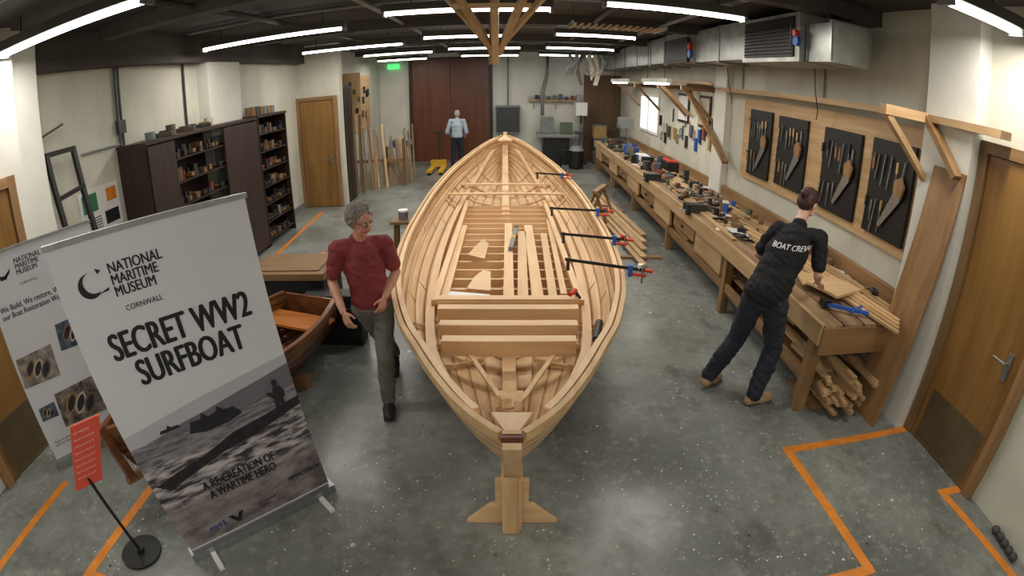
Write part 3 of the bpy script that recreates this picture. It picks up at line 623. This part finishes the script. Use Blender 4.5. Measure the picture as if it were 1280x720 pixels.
# ------------------------------------------------------------------ banners
def photo_mat():
    m,nt,p=newmat('printed_sea_photo')
    tc=nt.nodes.new('ShaderNodeTexCoord');sp=nt.nodes.new('ShaderNodeSeparateXYZ');nt.links.new(tc.outputs['Object'],sp.inputs[0])
    def layer(scz,sc,lo,hi,det=7):
        mp=nt.nodes.new('ShaderNodeMapping');mp.inputs['Scale'].default_value=(1,1,scz);nt.links.new(tc.outputs['Object'],mp.inputs[0])
        n=nt.nodes.new('ShaderNodeTexNoise');n.inputs['Scale'].default_value=sc;n.inputs['Detail'].default_value=det;n.inputs['Roughness'].default_value=.65;nt.links.new(mp.outputs[0],n.inputs['Vector'])
        r=nt.nodes.new('ShaderNodeMapRange');r.inputs[1].default_value=lo;r.inputs[2].default_value=hi;nt.links.new(n.outputs['Fac'],r.inputs[0]);return r.outputs[0]
    sand=mix(nt,srgb(96,88,90),srgb(146,138,138),layer(2.5,4,.4,.6))
    foam=mix(nt,srgb(54,50,56),srgb(192,184,186),layer(4.5,6,.42,.60))
    g=nt.nodes.new('ShaderNodeMapRange');g.inputs[1].default_value=.36;g.inputs[2].default_value=.50;nt.links.new(sp.outputs[2],g.inputs[0])
    c=mix(nt,sand,foam,g.outputs[0])
    g2=nt.nodes.new('ShaderNodeMapRange');g2.inputs[1].default_value=.72;g2.inputs[2].default_value=.80;nt.links.new(sp.outputs[2],g2.inputs[0])
    c=mix(nt,c,mix(nt,srgb(84,82,90),srgb(140,138,144),layer(7,7,.4,.6)),g2.outputs[0])
    nt.links.new(c,p.inputs['Base Color']);p.inputs['Roughness'].default_value=.5
    return m
SEA=photo_mat()
SKYP=plain('printed_sky',(176,176,182),.5,0,.05,4)
HILL=plain('printed_hill',(104,102,110),.5,0,.1,8)
SIL=plain('printed_silhouette',(34,32,38),.55,0,.4,25)
O=V((-1.957,1.674,.06));UX=V((.682,.731,0));W=1.055;UY=V((-.051,-.055,1.0));NN=V((.731,-.682,0))
def P(a,h,n=0): return O+UX*a+UY*h+NN*n
b=B('roll_up_banner');Ht=1.97
b.poly([P(0,0,-.004),P(W,0,-.004),P(W,Ht,-.004),P(0,Ht,-.004)],NN*.006,BANW)
q1=NN*.001
b.poly([P(0,.02,.003),P(W,.02,.003),P(W,.84,.003),P(0,.84,.003)],q1,SEA)
b.poly([P(0,.84,.003),P(W,.84,.003),P(W,1.05,.003),P(.5,.99,.003),P(0,.92,.003)],q1,SKYP)
b.poly([P(W,.84,.0045),P(W,.99,.0045),P(.85,.955,.0045),P(.68,.93,.0045),P(.5,.90,.0045),P(.36,.885,.0045),P(.2,.855,.0045),P(.1,.84,.0045)],q1,HILL)
b.poly([P(.03,.56,.0055),P(.2,.60,.0055),P(.38,.63,.0055),P(.6,.70,.0055),P(.8,.72,.0055),P(W,.76,.0055),P(W,.70,.0055),P(.75,.63,.0055),P(.5,.60,.0055),P(.3,.55,.0055),P(.1,.50,.0055)],q1,SIL)
b.poly([P(.36,.80,.006),P(.39,.87,.006),P(.45,.86,.006),P(.47,.90,.006),P(.50,.86,.006),P(.55,.87,.006),P(.57,.90,.006),P(.60,.865,.006),P(.66,.86,.006),P(.70,.80,.006),P(.60,.775,.006),P(.45,.775,.006)],q1,SIL)
b.poly([P(.20,.865,.006),P(.21,.885,.006),P(.25,.885,.006),P(.26,.905,.006),P(.28,.885,.006),P(.32,.885,.006),P(.33,.865,.006)],q1,SIL)
b.poly([P(.90,.70,.007),P(.905,.80,.007),P(.87,.84,.007),P(.885,.855,.007),P(.91,.84,.007),P(.92,.875,.007),P(.96,.875,.007),P(.985,.83,.007),P(.975,.78,.007),P(.965,.80,.007),P(.965,.70,.007),P(.945,.70,.007),P(.935,.77,.007),P(.92,.70,.007)],q1,SIL)
c=P(.94,.90,.007);b.poly([c+UX*.02*math.cos(a)+UY*.024*math.sin(a) for a in[i*math.pi/5 for i in range(10)]],q1,SIL)
tn=.009
cc=(.165,1.745)
outer=[P(cc[0]+.062*math.cos(a),cc[1]+.062*math.sin(a),.005) for a in[math.radians(95+i*15) for i in range(15)]]
inner=[P(cc[0]+.022+.055*math.cos(a),cc[1]+.014+.055*math.sin(a),.005) for a in[math.radians(105+i*13.5) for i in range(14,-1,-1)]]
b.poly(outer+inner,q1,INK);b.poly([P(cc[0]+.045,cc[1]+.075,.005),P(cc[0]+.055,cc[1]+.045,.005),P(cc[0]+.075,cc[1]+.06,.005)],q1,INK);b.poly([P(cc[0]+.03,cc[1]-.05,.005),P(cc[0]+.09,cc[1]-.03,.005),P(cc[0]+.085,cc[1]-.045,.005)],q1,INK)
b.text('NATIONAL\nMARITIME\nMUSEUM',.074,P(.275,1.775,.005),UX,UY,INK,.0016,sx=.76,spacing=.80)
b.text('CORNWALL',.040,P(.30,1.575,.005),UX,UY,INK,.0004,sx=.9)
b.text('SECRET WW2\nSURFBOAT',.205,P(.545,1.345,.005),UX,UY,INK,.0058,'CENTER',.62,.84)
b.text('A RE-CREATION OF\nA WARTIME HERO',.090,P(.53,.40,tn),UX,UY,INK,.0022,'CENTER',.62,.86)
b.text('NMMC.CO.UK',.045,P(.80,.185,tn),UX,UY,INK,.0010,sx=.85)
b.text('m+l',.075,P(.18,.085,tn),UX,UY,plain('logo_blue',(60,60,130),.5),.002)
b.poly([P(.33,.14,tn),P(.36,.14,tn),P(.385,.10,tn),P(.41,.14,tn),P(.44,.14,tn),P(.395,.07,tn),P(.375,.07,tn)],q1,INK)
b.text('arts council\nengland',.03,P(.54,.12,tn),UX,UY,INK,0)
b.beam(P(-.01,Ht+.005,0),P(W+.01,Ht+.005,0),.03,.025,STEEL)
b.beam(P(-.02,-.025,0),P(W+.02,-.025,0),.09,.065,STEEL)
for a in(.12,W-.10): b.beam(V((P(a,0).x,P(a,0).y,.012))+NN*.20,V((P(a,0).x,P(a,0).y,.012))-NN*.20,.035,.024,PAPER)
b.cyl(P(W/2,0,-.03),P(W/2,Ht,-.03),.01,STEEL)
b.build()
O2=V((-3.72,2.17,.08));U2=V((.543,.84,0)).normalized();N2=V((.84,-.543,0)).normalized()
def P2(a,h,n=0): return O2+U2*a+V((0,0,1))*h+N2*n
b=B('roll_up_banner');W2=.95;H2=1.74
b.poly([P2(0,0,-.004),P2(W2,0,-.004),P2(W2,H2,-.004),P2(0,H2,-.004)],N2*.006,BANW)
b.poly([P2(.1,1.60,.003),P2(.13,1.56,.003),P2(.2,1.56,.003),P2(.22,1.6,.003),P2(.17,1.53,.003),P2(.12,1.53,.003)],N2*.001,INK)
b.text('NATIONAL\nMARITIME\nMUSEUM',.055,P2(.26,1.62,.003),U2,V((0,0,1)),INK,.0012,sx=.85,spacing=.8)
b.text('CORNWALL',.03,P2(.26,1.45,.003),U2,V((0,0,1)),INK)
b.text('We Build, We restore, We conserve\nour Boat Restoration Workshop',.062,P2(.04,1.30,.003),U2,V((0,0,1)),INK,.0012,sx=.8,spacing=.95)
PH=[plain('print_photo_a',(130,122,114),.5,0,.75,9),plain('print_photo_b',(70,84,100),.5,0,.7,11),plain('print_photo_c',(106,98,90),.5,0,.85,13),plain('print_photo_d',(60,66,84),.5,0,.6,10)]
for (a,h,r,m) in((.18,.80,.17,PH[0]),(.58,.95,.15,PH[1]),(.42,.38,.21,PH[2]),(.78,.62,.13,PH[3]),(.12,.42,.08,PH[1])):
    b.poly([P2(a-r,h-r*.7,.004),P2(a+r,h-r*.8,.004),P2(a+r*1.05,h+r*.8,.004),P2(a-r*.9,h+r*.75,.004)],N2*.001,m)
    for q in range(3):   # printed boat hulls (pointed ovals)
        ca,ch=a+r*(-.35+.38*q),h+r*(.12-.16*q)
        def hullp(k,w,l,n_): return [P2(ca+r*(w*math.sin(i*math.pi/6)*abs(math.sin(i*math.pi/6))**.4+.5*l*math.cos(i*math.pi/6)),ch+r*(.75*l*math.cos(i*math.pi/6)-.5*w*math.sin(i*math.pi/6)),n_) for i in range(12)]
        b.poly(hullp(0,.22,.55,.0058+.0006*q),N2*.0002,(OAK['z'],COLORS[2],COLORS[8])[q]);b.poly(hullp(0,.14,.42,.0061+.0006*q),N2*.0002,SIL)
b.text('These traditional boatbuilding\nskills are kept alive here',.03,P2(.05,.14,.003),U2,V((0,0,1)),INK)
b.beam(P2(-.01,-.04,0),P2(W2+.01,-.04,0),.09,.075,STEEL);b.beam(P2(-.01,H2,0),P2(W2+.01,H2,0),.025,.02,STEEL);b.cyl(P2(W2/2,0,-.03),P2(W2/2,H2,-.03),.01,STEEL);b.build()
b=B('sign_stand');bs=V((-2.37,1.60,0))
b.cyl(bs,bs+V((0,0,.02)),.15,BLACK,n=32);b.cyl(bs+V((0,0,.02)),bs+V((0,0,.05)),.03,BLACK)
tp=V((-2.33,1.57,.87));b.cyl(bs+V((0,0,.02)),tp+V((-.07,-.03,-.14)),.011,BLACK)
sx=V((.62,.78,0)).normalized();sy=V((.40,.20,.80)).normalized();sy=(sy-sx*sy.dot(sx)*.3).normalized();sn=sx.cross(sy).normalized()
b.poly([tp+sx*-.095+sy*-.24,tp+sx*.095+sy*-.24,tp+sx*.095+sy*.24,tp+sx*-.095+sy*.24],sn*.012,CORK)
for k in range(8): b.text(('BOAT WORKSHOP' if k==0 else 'please do not cross the line'),.02,tp+sn*.0135+sx*-.08+sy*(.18-.048*k),sx,sy,PAPER,0,sx=.6)
b.build()
b=B('door_stop_stones')
for k in range(5): b.ell((3.42+.01*k,1.15+.07*k,.035),(.035,.04,.035),COLORS[3])
b.build()
b=B('wooden_stool');b.box((-1.55,7.1,.60),(.34,.3,.04),OAK['x'])
for sx_ in(-1,1):
    for sy_ in(-1,1): b.beam((-1.55+.1*sx_,7.1+.09*sy_,.58),(-1.55+.14*sx_,7.1+.13*sy_,0),.035,.035,OAK['z'])
b.build()
b=B('paint_tin');b.cyl((-1.55,7.1,.62),(-1.55,7.1,.76),.07,STEEL);b.cyl((-1.55,7.1,.74),(-1.55,7.1,.765),.073,PAPER);b.build()
b=B('wood_shavings')
for k in range(300):
    if k%2: x=random.gauss(0,1.0);y=random.uniform(1.5,3.3)
    else: x=random.uniform(1.2,2.4);y=random.uniform(2.4,7)
    a=random.uniform(0,3.1);s_=random.uniform(.005,.016);b.box((x,y,.002),(s_,s_*random.uniform(.4,1.2),.003),random.choice((PAPER,PINE['x'],PLY['x'])),(0,0,a))
b.build()
# ------------------------------------------------------------------ people
class Body:
    def __init__(s,name): s.n=name;s.p=[];s.mesh=B(name+'_raw')
    def _mk(s,kind,lab,data,verts,faces): s.p.append((kind,lab,data));s.mesh.add(verts,faces,PAPER)
    def cap(s,p0,p1,r0,r1,lab,ax=None,sc=1):
        p0=V(p0);p1=V(p1);d=p1-p0;Ln=max(d.length,1e-4)
        x,y,z=basis(d if d.length>1e-4 else V((0,0,1)));n=16;vs=[];fs=[];rings=[]
        for j in range(6): a=-math.pi/2+math.pi/2*j/5;rings.append((r0*math.sin(a),r0*math.cos(a)))
        for j in range(6): a=math.pi/2*j/5;rings.append((Ln+r1*math.sin(a),r1*math.cos(a)))
        for h,r in rings:
            for i in range(n): b_=2*math.pi*i/n;vs.append(p0+z*h+(x*math.cos(b_)+y*math.sin(b_))*max(r,.0004))
        for j in range(len(rings)-1):
            for i in range(n): fs.append((j*n+i,j*n+(i+1)%n,(j+1)*n+(i+1)%n,(j+1)*n+i))
        fs.append(tuple(range(n-1,-1,-1)));fs.append(tuple((len(rings)-1)*n+i for i in range(n)))
        if ax is not None:
            ax=V(ax).normalized();A=np.array(ax);M=np.eye(3)+(sc-1)*np.outer(A,A);mid=(p0+p1)/2
            vs=[mid+V(M@np.array(v-mid)) for v in vs]
            s._mk('c',lab,(np.array(p0),np.array(p1),r0,r1,np.linalg.inv(M),np.array(mid)),vs,fs)
        else: s._mk('c',lab,(np.array(p0),np.array(p1),r0,r1,None,None),vs,fs)
    def ell(s,c,r,F,lab):
        c=V(c);n=18;m=10;vs=[];fs=[]
        for j in range(m+1):
            a=math.pi*j/m
            for i in range(n):
                b_=2*math.pi*i/n;k=max(math.sin(a),.003);vs.append(c+F[0]*r[0]*k*math.cos(b_)+F[1]*r[1]*k*math.sin(b_)+F[2]*r[2]*math.cos(a))
        for j in range(m):
            for i in range(n): fs.append((j*n+i,(j+1)*n+i,(j+1)*n+(i+1)%n,j*n+(i+1)%n))
        fs.append(tuple(range(n)));fs.append(tuple(m*n+n-1-i for i in range(n)))
        s._mk('e',lab,(np.array(c),np.array(r),np.array([list(F[0]),list(F[1]),list(F[2])])),vs,fs)
    def dist(s,Pn):
        D=np.zeros((len(s.p),len(Pn)))
        for k,(kind,lab,d) in enumerate(s.p):
            if kind=='c':
                p0,p1,r0,r1,Mi,mid=d;Q=Pn
                if Mi is not None: Q=(Pn-mid)@Mi.T+mid
                a=p1-p0;t=np.clip(((Q-p0)@a)/max(a@a,1e-9),0,1);D[k]=np.linalg.norm(Q-p0-t[:,None]*a,axis=1)-(r0+(r1-r0)*t)
            else:
                c,r,F=d;q=(Pn-c)@F.T/r;D[k]=(np.linalg.norm(q,axis=1)-1)*r.min()
        return D
    def finish(s,mats,voxel=.0065,cloth=()):
        ob=s.mesh.build(origin=False);md=ob.modifiers.new('r','REMESH');md.mode='VOXEL';md.voxel_size=voxel;md.use_smooth_shade=True
        sm=ob.modifiers.new('s','SMOOTH');sm.factor=.5;sm.iterations=2
        bpy.context.view_layer.update()
        me=bpy.data.meshes.new_from_object(ob.evaluated_get(bpy.context.evaluated_depsgraph_get()));bpy.data.objects.remove(ob)
        n=len(me.vertices);co=np.zeros(n*3);me.vertices.foreach_get('co',co);co=co.reshape(-1,3)
        labs=[l for _,l,_ in s.p];D=s.dist(co);lv=D.argmin(0)
        nr=np.zeros(n*3);me.vertices.foreach_get('normal',nr);nr=nr.reshape(-1,3)
        for i in range(n):
            l=labs[lv[i]]
            if l in cloth:
                p=V(co[i]);a=abs(noise.noise(V((p.x*8,p.y*8,p.z*15+p.x*6))))*.018-.003+noise.noise(p*26)*.0035
                co[i]+=nr[i]*a
            elif l=='hair':
                p=V(co[i]);co[i]+=nr[i]*(noise.noise(p*60)*.006+noise.noise(p*140)*.003)
        me.vertices.foreach_set('co',co.ravel())
        me.materials.clear();keys=list(mats.keys())
        for k in keys: me.materials.append(mats[k])
        m=len(me.polygons);fc=np.zeros(m*3);me.polygons.foreach_get('center',fc);fc=fc.reshape(-1,3)
        lf=s.dist(fc).argmin(0);me.polygons.foreach_set('material_index',[keys.index(labs[i]) for i in lf]);me.polygons.foreach_set('use_smooth',[True]*m)
        me.update();o2=bpy.data.objects.new(s.n,me);bpy.context.collection.objects.link(o2);return o2
def hand(bd,wr,d,nrm,thumb,curl=.4,s=1.0,lab='skin'):
    wr=V(wr);d=V(d).normalized();nrm=V(nrm);nrm=(nrm-d*nrm.dot(d)).normalized();side=V(thumb);side=(side-d*side.dot(d)-nrm*side.dot(nrm)).normalized()
    bd.cap(wr,wr+d*.085*s,.024*s,.030*s,lab,nrm,.55)
    bd.cap(wr+d*.05*s-side*.018*s,wr+d*.085*s-side*.024*s,.016*s,.014*s,lab);bd.cap(wr+d*.04*s+side*.018*s,wr+d*.085*s+side*.024*s,.017*s,.014*s,lab)
    for k,(off,Lf) in enumerate(((.030,.072),(.010,.080),(-.010,.074),(-.030,.058))):
        p=wr+d*.088*s+side*off*s;a=curl*(.5+.15*k);L=Lf*s
        for q,(fr,r) in enumerate(((.45,.0092),(.3,.0085),(.25,.0078))):
            dd=(d*math.cos(a)+nrm*math.sin(a)+side*off*1.5);e=p+dd*L*fr;bd.cap(p,e,r*s,(r-.0006)*s,lab);p=e;a+=curl
    p=wr+d*.03*s+side*.026*s;dd=(d*.65+side*.65+nrm*.25).normalized();e=p+dd*.045*s;bd.cap(p,e,.013*s,.010*s,lab)
    dd=(d*.85+side*.2+nrm*.35).normalized();bd.cap(e,e+dd*.032*s,.010*s,.0085*s,lab)
def head(bd,c,f,up,s=1.0,curly=False,hairlab='hair',bun=False):
    f=V(f).normalized();up=V(up);up=(up-f*up.dot(f)).normalized();r=f.cross(up).normalized();F=(r,f,up);c=V(c)
    q=lambda x,y,z:c+r*x*s+f*y*s+up*z*s
    bd.ell(q(0,-.008,.03),(.074*s,.092*s,.088*s),F,'skin');bd.ell(q(0,.022,-.035),(.056*s,.064*s,.078*s),F,'skin')
    bd.cap(q(0,.082,-.088),q(0,.078,-.092),.018*s,.018*s,'skin');bd.cap(q(-.04,.05,-.06),q(.04,.05,-.06),.022*s,.022*s,'skin')
    bd.cap(q(0,.088,.022),q(0,.112,-.018),.008*s,.013*s,'skin');bd.cap(q(-.010,.098,-.02),q(.010,.098,-.02),.009*s,.009*s,'skin')
    bd.cap(q(-.045,.066,.035),q(.045,.066,.035),.014*s,.014*s,'skin')
    bd.cap(q(-.018,.087,-.052),q(.018,.087,-.052),.006*s,.006*s,'lip')
    for sg in(-1,1):
        bd.ell(q(sg*.076,-.005,-.002),(.010*s,.020*s,.032*s),F,'skin');bd.cap(q(sg*.045,.066,-.03),q(sg*.03,.072,-.035),.016*s,.016*s,'skin')
    bd.ell(q(0,-.025,.045),(.084*s,.094*s,.090*s),F,hairlab);bd.ell(q(0,-.05,.0),(.080*s,.070*s,.085*s),F,hairlab)
    if curly:
        rnd=random.Random(5)
        for k in range(95):
            th=rnd.uniform(0,2*math.pi);ph=rnd.uniform(-.65,1.5)
            x=math.cos(th)*math.cos(ph);y=math.sin(th)*math.cos(ph);z=math.sin(ph)
            if y>.25 and z<.60: continue
            g=rnd.uniform(.020,.030);bd.ell(q(x*.092,-.026+y*.098,.038+z*.090),(g*s,g*s,g*s),F,hairlab)
    if bun: bd.ell(q(0,-.12,.03),(.038*s,.038*s,.038*s),F,hairlab)
    return q,F
def face_parts(name,q,F,s,parent,glasses=False,hairm=None):
    b=B('eyes')
    EW=plain('eye_white',(225,222,215),.3);EI=plain('iris_dark',(50,38,30),.2)
    R=Matrix((F[0],F[1],F[2])).transposed()
    for sg in(-1,1):
        b.ell(q(sg*.031,.074,.012),(.0135*s,.012*s,.010*s),EW,12,R);b.ell(q(sg*.031,.082,.011),(.006*s,.005*s,.006*s),EI,10,R)
        b.sweep([q(sg*(.016+.008*i),.087-.004*abs(i-1),.030+.002*(i==1)) for i in range(5)],.007*s,.006*s,hairm or EI)
        if glasses:
            pts=[q(sg*(.033)+.024*math.cos(a),.094-.006*abs(math.cos(a)),.010+.019*math.sin(a)) for a in[i*math.pi/8 for i in range(17)]];b.tube(pts,.0018*s,BLACK,6)
            b.tube([q(sg*.057,.088,.014),q(sg*.075,.04,.016),q(sg*.080,-.005,.012)],.0018*s,BLACK,6)
    if glasses: b.tube([q(-.010,.096,.013),q(.010,.096,.013)],.0018*s,BLACK,6)
    o=b.build(origin=False);o.parent=parent
def person(name,hd,hf,hup,neck,chest,pel,f,sh,el,wr,hp,kn,an,tf,mats,hands,s=1.0,fem=False,glasses=False,curly=False,bun=False,sleeve=.62,shirt_over=True,voxel=.0065,loose=1.0):
    f=V(f).normalized();r=V((f.y,-f.x,0));bd=Body(name);neck,chest,pel,hd=map(V,(neck,chest,pel,hd));sp=(neck-pel).normalized()
    k=.92 if fem else 1.0;g_=loose
    bd.cap(neck-sp*.02,hd-V(hup)*.05*s,.056*s*k,.050*s*k,'skin')
    bd.cap(neck-sp*.06,neck+sp*.005,.085*s*k,.060*s*k,'shirt',r,1.2)
    bd.cap(chest-sp*.02,neck-sp*.12,.128*s*k*g_,.110*s*k*g_,'shirt',r,1.32)
    bd.cap(pel+sp*.13*s,chest,(.116 if fem else .122)*s*g_,.128*s*k*g_,'shirt',r,1.28)
    if shirt_over: bd.cap(pel+sp*.02*s,pel+sp*.15*s,.130*s*g_,.120*s*g_,'shirt',r,1.28)
    bd.cap(pel-sp*.02*s,pel+sp*.06*s,.118*s,.112*s,'trousers',r,1.30)
    bd.cap(sh[0],sh[1],.064*s*k,.064*s*k,'shirt')
    if fem: 
        for sg in(-1,1): bd.ell(chest+f*.085+r*sg*.07+sp*.02,(.055,.05,.06),(r,f,sp),'shirt')
    for i in(0,1):
        S,E,Wq=V(sh[i]),V(el[i]),V(wr[i]);m=S+(E-S)*sleeve
        bd.cap(S,m,.066*s*k*g_,.062*s*k*g_,'shirt');bd.cap(S,E,.048*s*k,.039*s*k,'skin');bd.cap(E,E+(Wq-E)*.35,.039*s*k,.041*s*k,'skin');bd.cap(E+(Wq-E)*.35,Wq,.041*s*k,.026*s*k,'skin')
        if sleeve>1: bd.cap(S,E,.060*s,.052*s,'shirt');bd.cap(E,E+(Wq-E)*.85,.052*s,.040*s,'shirt')
        hand(bd,Wq,*hands[i],s=s*k)
        Hp,K,A=V(hp[i]),V(kn[i]),V(an[i])
        bd.cap(Hp,K,.094*s*g_,.070*s*g_,'trousers');bd.cap(K,K+(A-K)*.35,.070*s*g_,.072*s*g_,'trousers');bd.cap(K+(A-K)*.35,A+V((0,0,.0)),.072*s*g_,.060*s*g_,'trousers')
        t=V(tf[i]).normalized();g=V((A.x,A.y,0));rr=V((t.y,-t.x,0))
        lift=A.z-.10
        bd.cap(A,A+V((0,0,-.03)),.048*s,.050*s,'shoe')
        bd.cap(g-t*.045+V((0,0,.042+lift)),g+t*.08+V((0,0,.048+lift)),.046*s,.048*s,'shoe');bd.cap(g+t*.07+V((0,0,.042+lift*.5)),g+t*.18+V((0,0,.040)),.048*s,.038*s,'shoe',rr,1.15)
        bd.cap(g-t*.05+V((0,0,.012+lift)),g+t*.19+V((0,0,.012)),.012,.012,'sole',rr,4.0)
    q,F=head(bd,hd,hf,hup,s*.98,curly,bun=bun)
    o=bd.finish(mats,voxel,('shirt','trousers'))
    face_parts(name,q,F,s*.98,o,glasses,mats['hair'])
    return o
SKIN=plain('skin',(200,146,120),.5,0,.08,14);SKINP=plain('skin_pale',(214,168,148),.5,0,.06,14);LIP=plain('lips',(160,88,78),.5)
SOLE=plain('shoe_sole',(60,56,52),.8)
mr=person('man_in_red_shirt',(-1.08,3.46,1.61),(.80,-.52,-.30),(.16,-.08,1),(-1.12,3.50,1.46),(-1.11,3.51,1.27),(-1.07,3.52,.95),(.45,-.9,0),
 sh=[(-1.28,3.43,1.41),(-.94,3.60,1.40)],el=[(-1.35,3.42,1.14),(-.88,3.64,1.14)],wr=[(-1.21,3.20,.99),(-.93,3.42,1.02)],
 hp=[(-1.15,3.50,.90),(-.99,3.56,.90)],kn=[(-1.10,3.74,.52),(-.97,3.36,.50)],an=[(-1.08,4.06,.17),(-1.00,3.38,.10)],tf=[(.15,-1,0),(.2,-1,0)],
 mats=dict(skin=SKIN,lip=LIP,hair=plain('grey_hair',(128,122,114),.8,0,.35,60),shirt=plain('red_tshirt',(130,52,56),.8,0,.12,8,0,.2),trousers=plain('grey_trousers',(112,110,102),.85,0,.18,9,0,.3),shoe=plain('dark_shoe',(44,42,44),.6),sole=SOLE),
 hands=[((.45,-.45,-.75),(.5,.6,-.3),(.8,-.2,.3),.45),((-.25,-.45,-.8),(-.6,.5,0),(-.4,-.8,.2),.5)],s=.99,glasses=True,curly=True,sleeve=.72)
mr.scale=(.97,.97,.97);mr.location=(-1.09*.03-.01,3.5*.03+.06,0)
fw=V((.55,.83,0)).normalized()
wm=person('woman_in_black_shirt',(2.43,3.74,1.70),(.80,.45,-.60),(.55,.25,.85),(2.31,3.64,1.54),(2.20,3.58,1.33),(2.02,3.50,.99),fw,
 sh=[(2.45,3.50,1.48),(2.15,3.70,1.48)],el=[(2.44,3.42,1.20),(2.07,3.84,1.22)],wr=[(2.60,3.62,1.05),(2.34,3.98,1.04)],
 hp=[(2.10,3.44,.94),(1.95,3.55,.94)],kn=[(2.18,3.46,.52),(1.93,3.68,.52)],an=[(2.08,3.42,.10),(1.75,3.72,.13)],tf=[(.95,.15,0),(.8,.6,0)],
 mats=dict(skin=SKINP,lip=LIP,hair=plain('dark_auburn_hair',(64,36,30),.6,0,.3,50),shirt=plain('black_tshirt',(20,20,24),.85,0,.2,8,0,.2),trousers=plain('navy_trousers',(38,41,54),.85,0,.2,9,0,.3),shoe=plain('tan_boot',(166,138,100),.7),sole=SOLE),
 hands=[((.75,.5,-.35),(.1,.1,-1),(-.6,.7,0),.45),((.75,.1,-.4),(.1,.1,-1),(.1,-1,0),.45)],s=1.02,fem=True,bun=True,sleeve=.75,loose=1.13)
bv=BVHTree.FromObject(wm,bpy.context.evaluated_depsgraph_get())
b=B('shirt_print');sp=V((.30,.14,.53)).normalized();rr=V((fw.y,-fw.x,0))
b.text('BOAT CREW',.066,V((2.25,3.605,1.38))-fw*.5,rr,sp,PAPER,.0012,'CENTER',.82)
nv=[]
for v in b.v:
    h=bv.ray_cast(V(v),fw,1.0);nv.append(tuple(h[0]-fw*.005) if h[0] else tuple(V(v)+fw*.36))
b.v=nv;o=b.build(origin=False);o.parent=wm
person('man_in_blue_shirt',(-1.62,15.55,1.60),(-.1,1,-.3),(0,.1,1),(-1.62,15.5,1.45),(-1.62,15.48,1.27),(-1.62,15.45,.95),(0,1,0),
 sh=[(-1.43,15.5,1.41),(-1.81,15.5,1.41)],el=[(-1.36,15.5,1.13),(-1.90,15.48,1.13)],wr=[(-1.42,15.70,.98),(-1.82,15.70,.98)],
 hp=[(-1.54,15.45,.9),(-1.70,15.45,.9)],kn=[(-1.52,15.5,.5),(-1.73,15.45,.5)],an=[(-1.50,15.45,.1),(-1.76,15.40,.1)],tf=[(.2,1,0),(-.2,1,0)],
 mats=dict(skin=SKIN,lip=LIP,hair=plain('white_hair',(170,166,160),.8,0,.2,40),shirt=plain('light_blue_shirt',(172,186,200),.8,0,.08,8),trousers=plain('dark_trousers',(34,38,50),.85),shoe=BLACK,sole=SOLE),
 hands=[((0,.7,-.5),(0,-.3,-1),(-1,0,0),.4),((0,.7,-.5),(0,-.3,-1),(1,0,0),.4)],sleeve=1.2,voxel=.009)
# ------------------------------------------------------------------ world + camera
w=bpy.data.worlds.new('World');bpy.context.scene.world=w;w.use_nodes=True;w.node_tree.nodes['Background'].inputs[0].default_value=(.5,.52,.55,1);w.node_tree.nodes['Background'].inputs[1].default_value=.3
cd=bpy.data.cameras.new('camera');cam=bpy.data.objects.new('camera',cd);bpy.context.collection.objects.link(cam);bpy.context.scene.camera=cam
cam.location=(0,0,2.5);cam.rotation_euler=(math.radians(90-22.5),0,0)
cd.sensor_fit='HORIZONTAL';cd.sensor_width=36;cd.sensor_height=20.25;cd.lens=17;cd.clip_start=.05;cd.clip_end=60
cd.type='PANO';cd.panorama_type='FISHEYE_LENS_POLYNOMIAL';cd.fisheye_fov=math.radians(180)
cd.fisheye_polynomial_k0=0;cd.fisheye_polynomial_k1=-1280/36/650;cd.fisheye_polynomial_k2=0;cd.fisheye_polynomial_k3=0;cd.fisheye_polynomial_k4=0
bpy.context.scene.view_settings.view_transform='Standard'
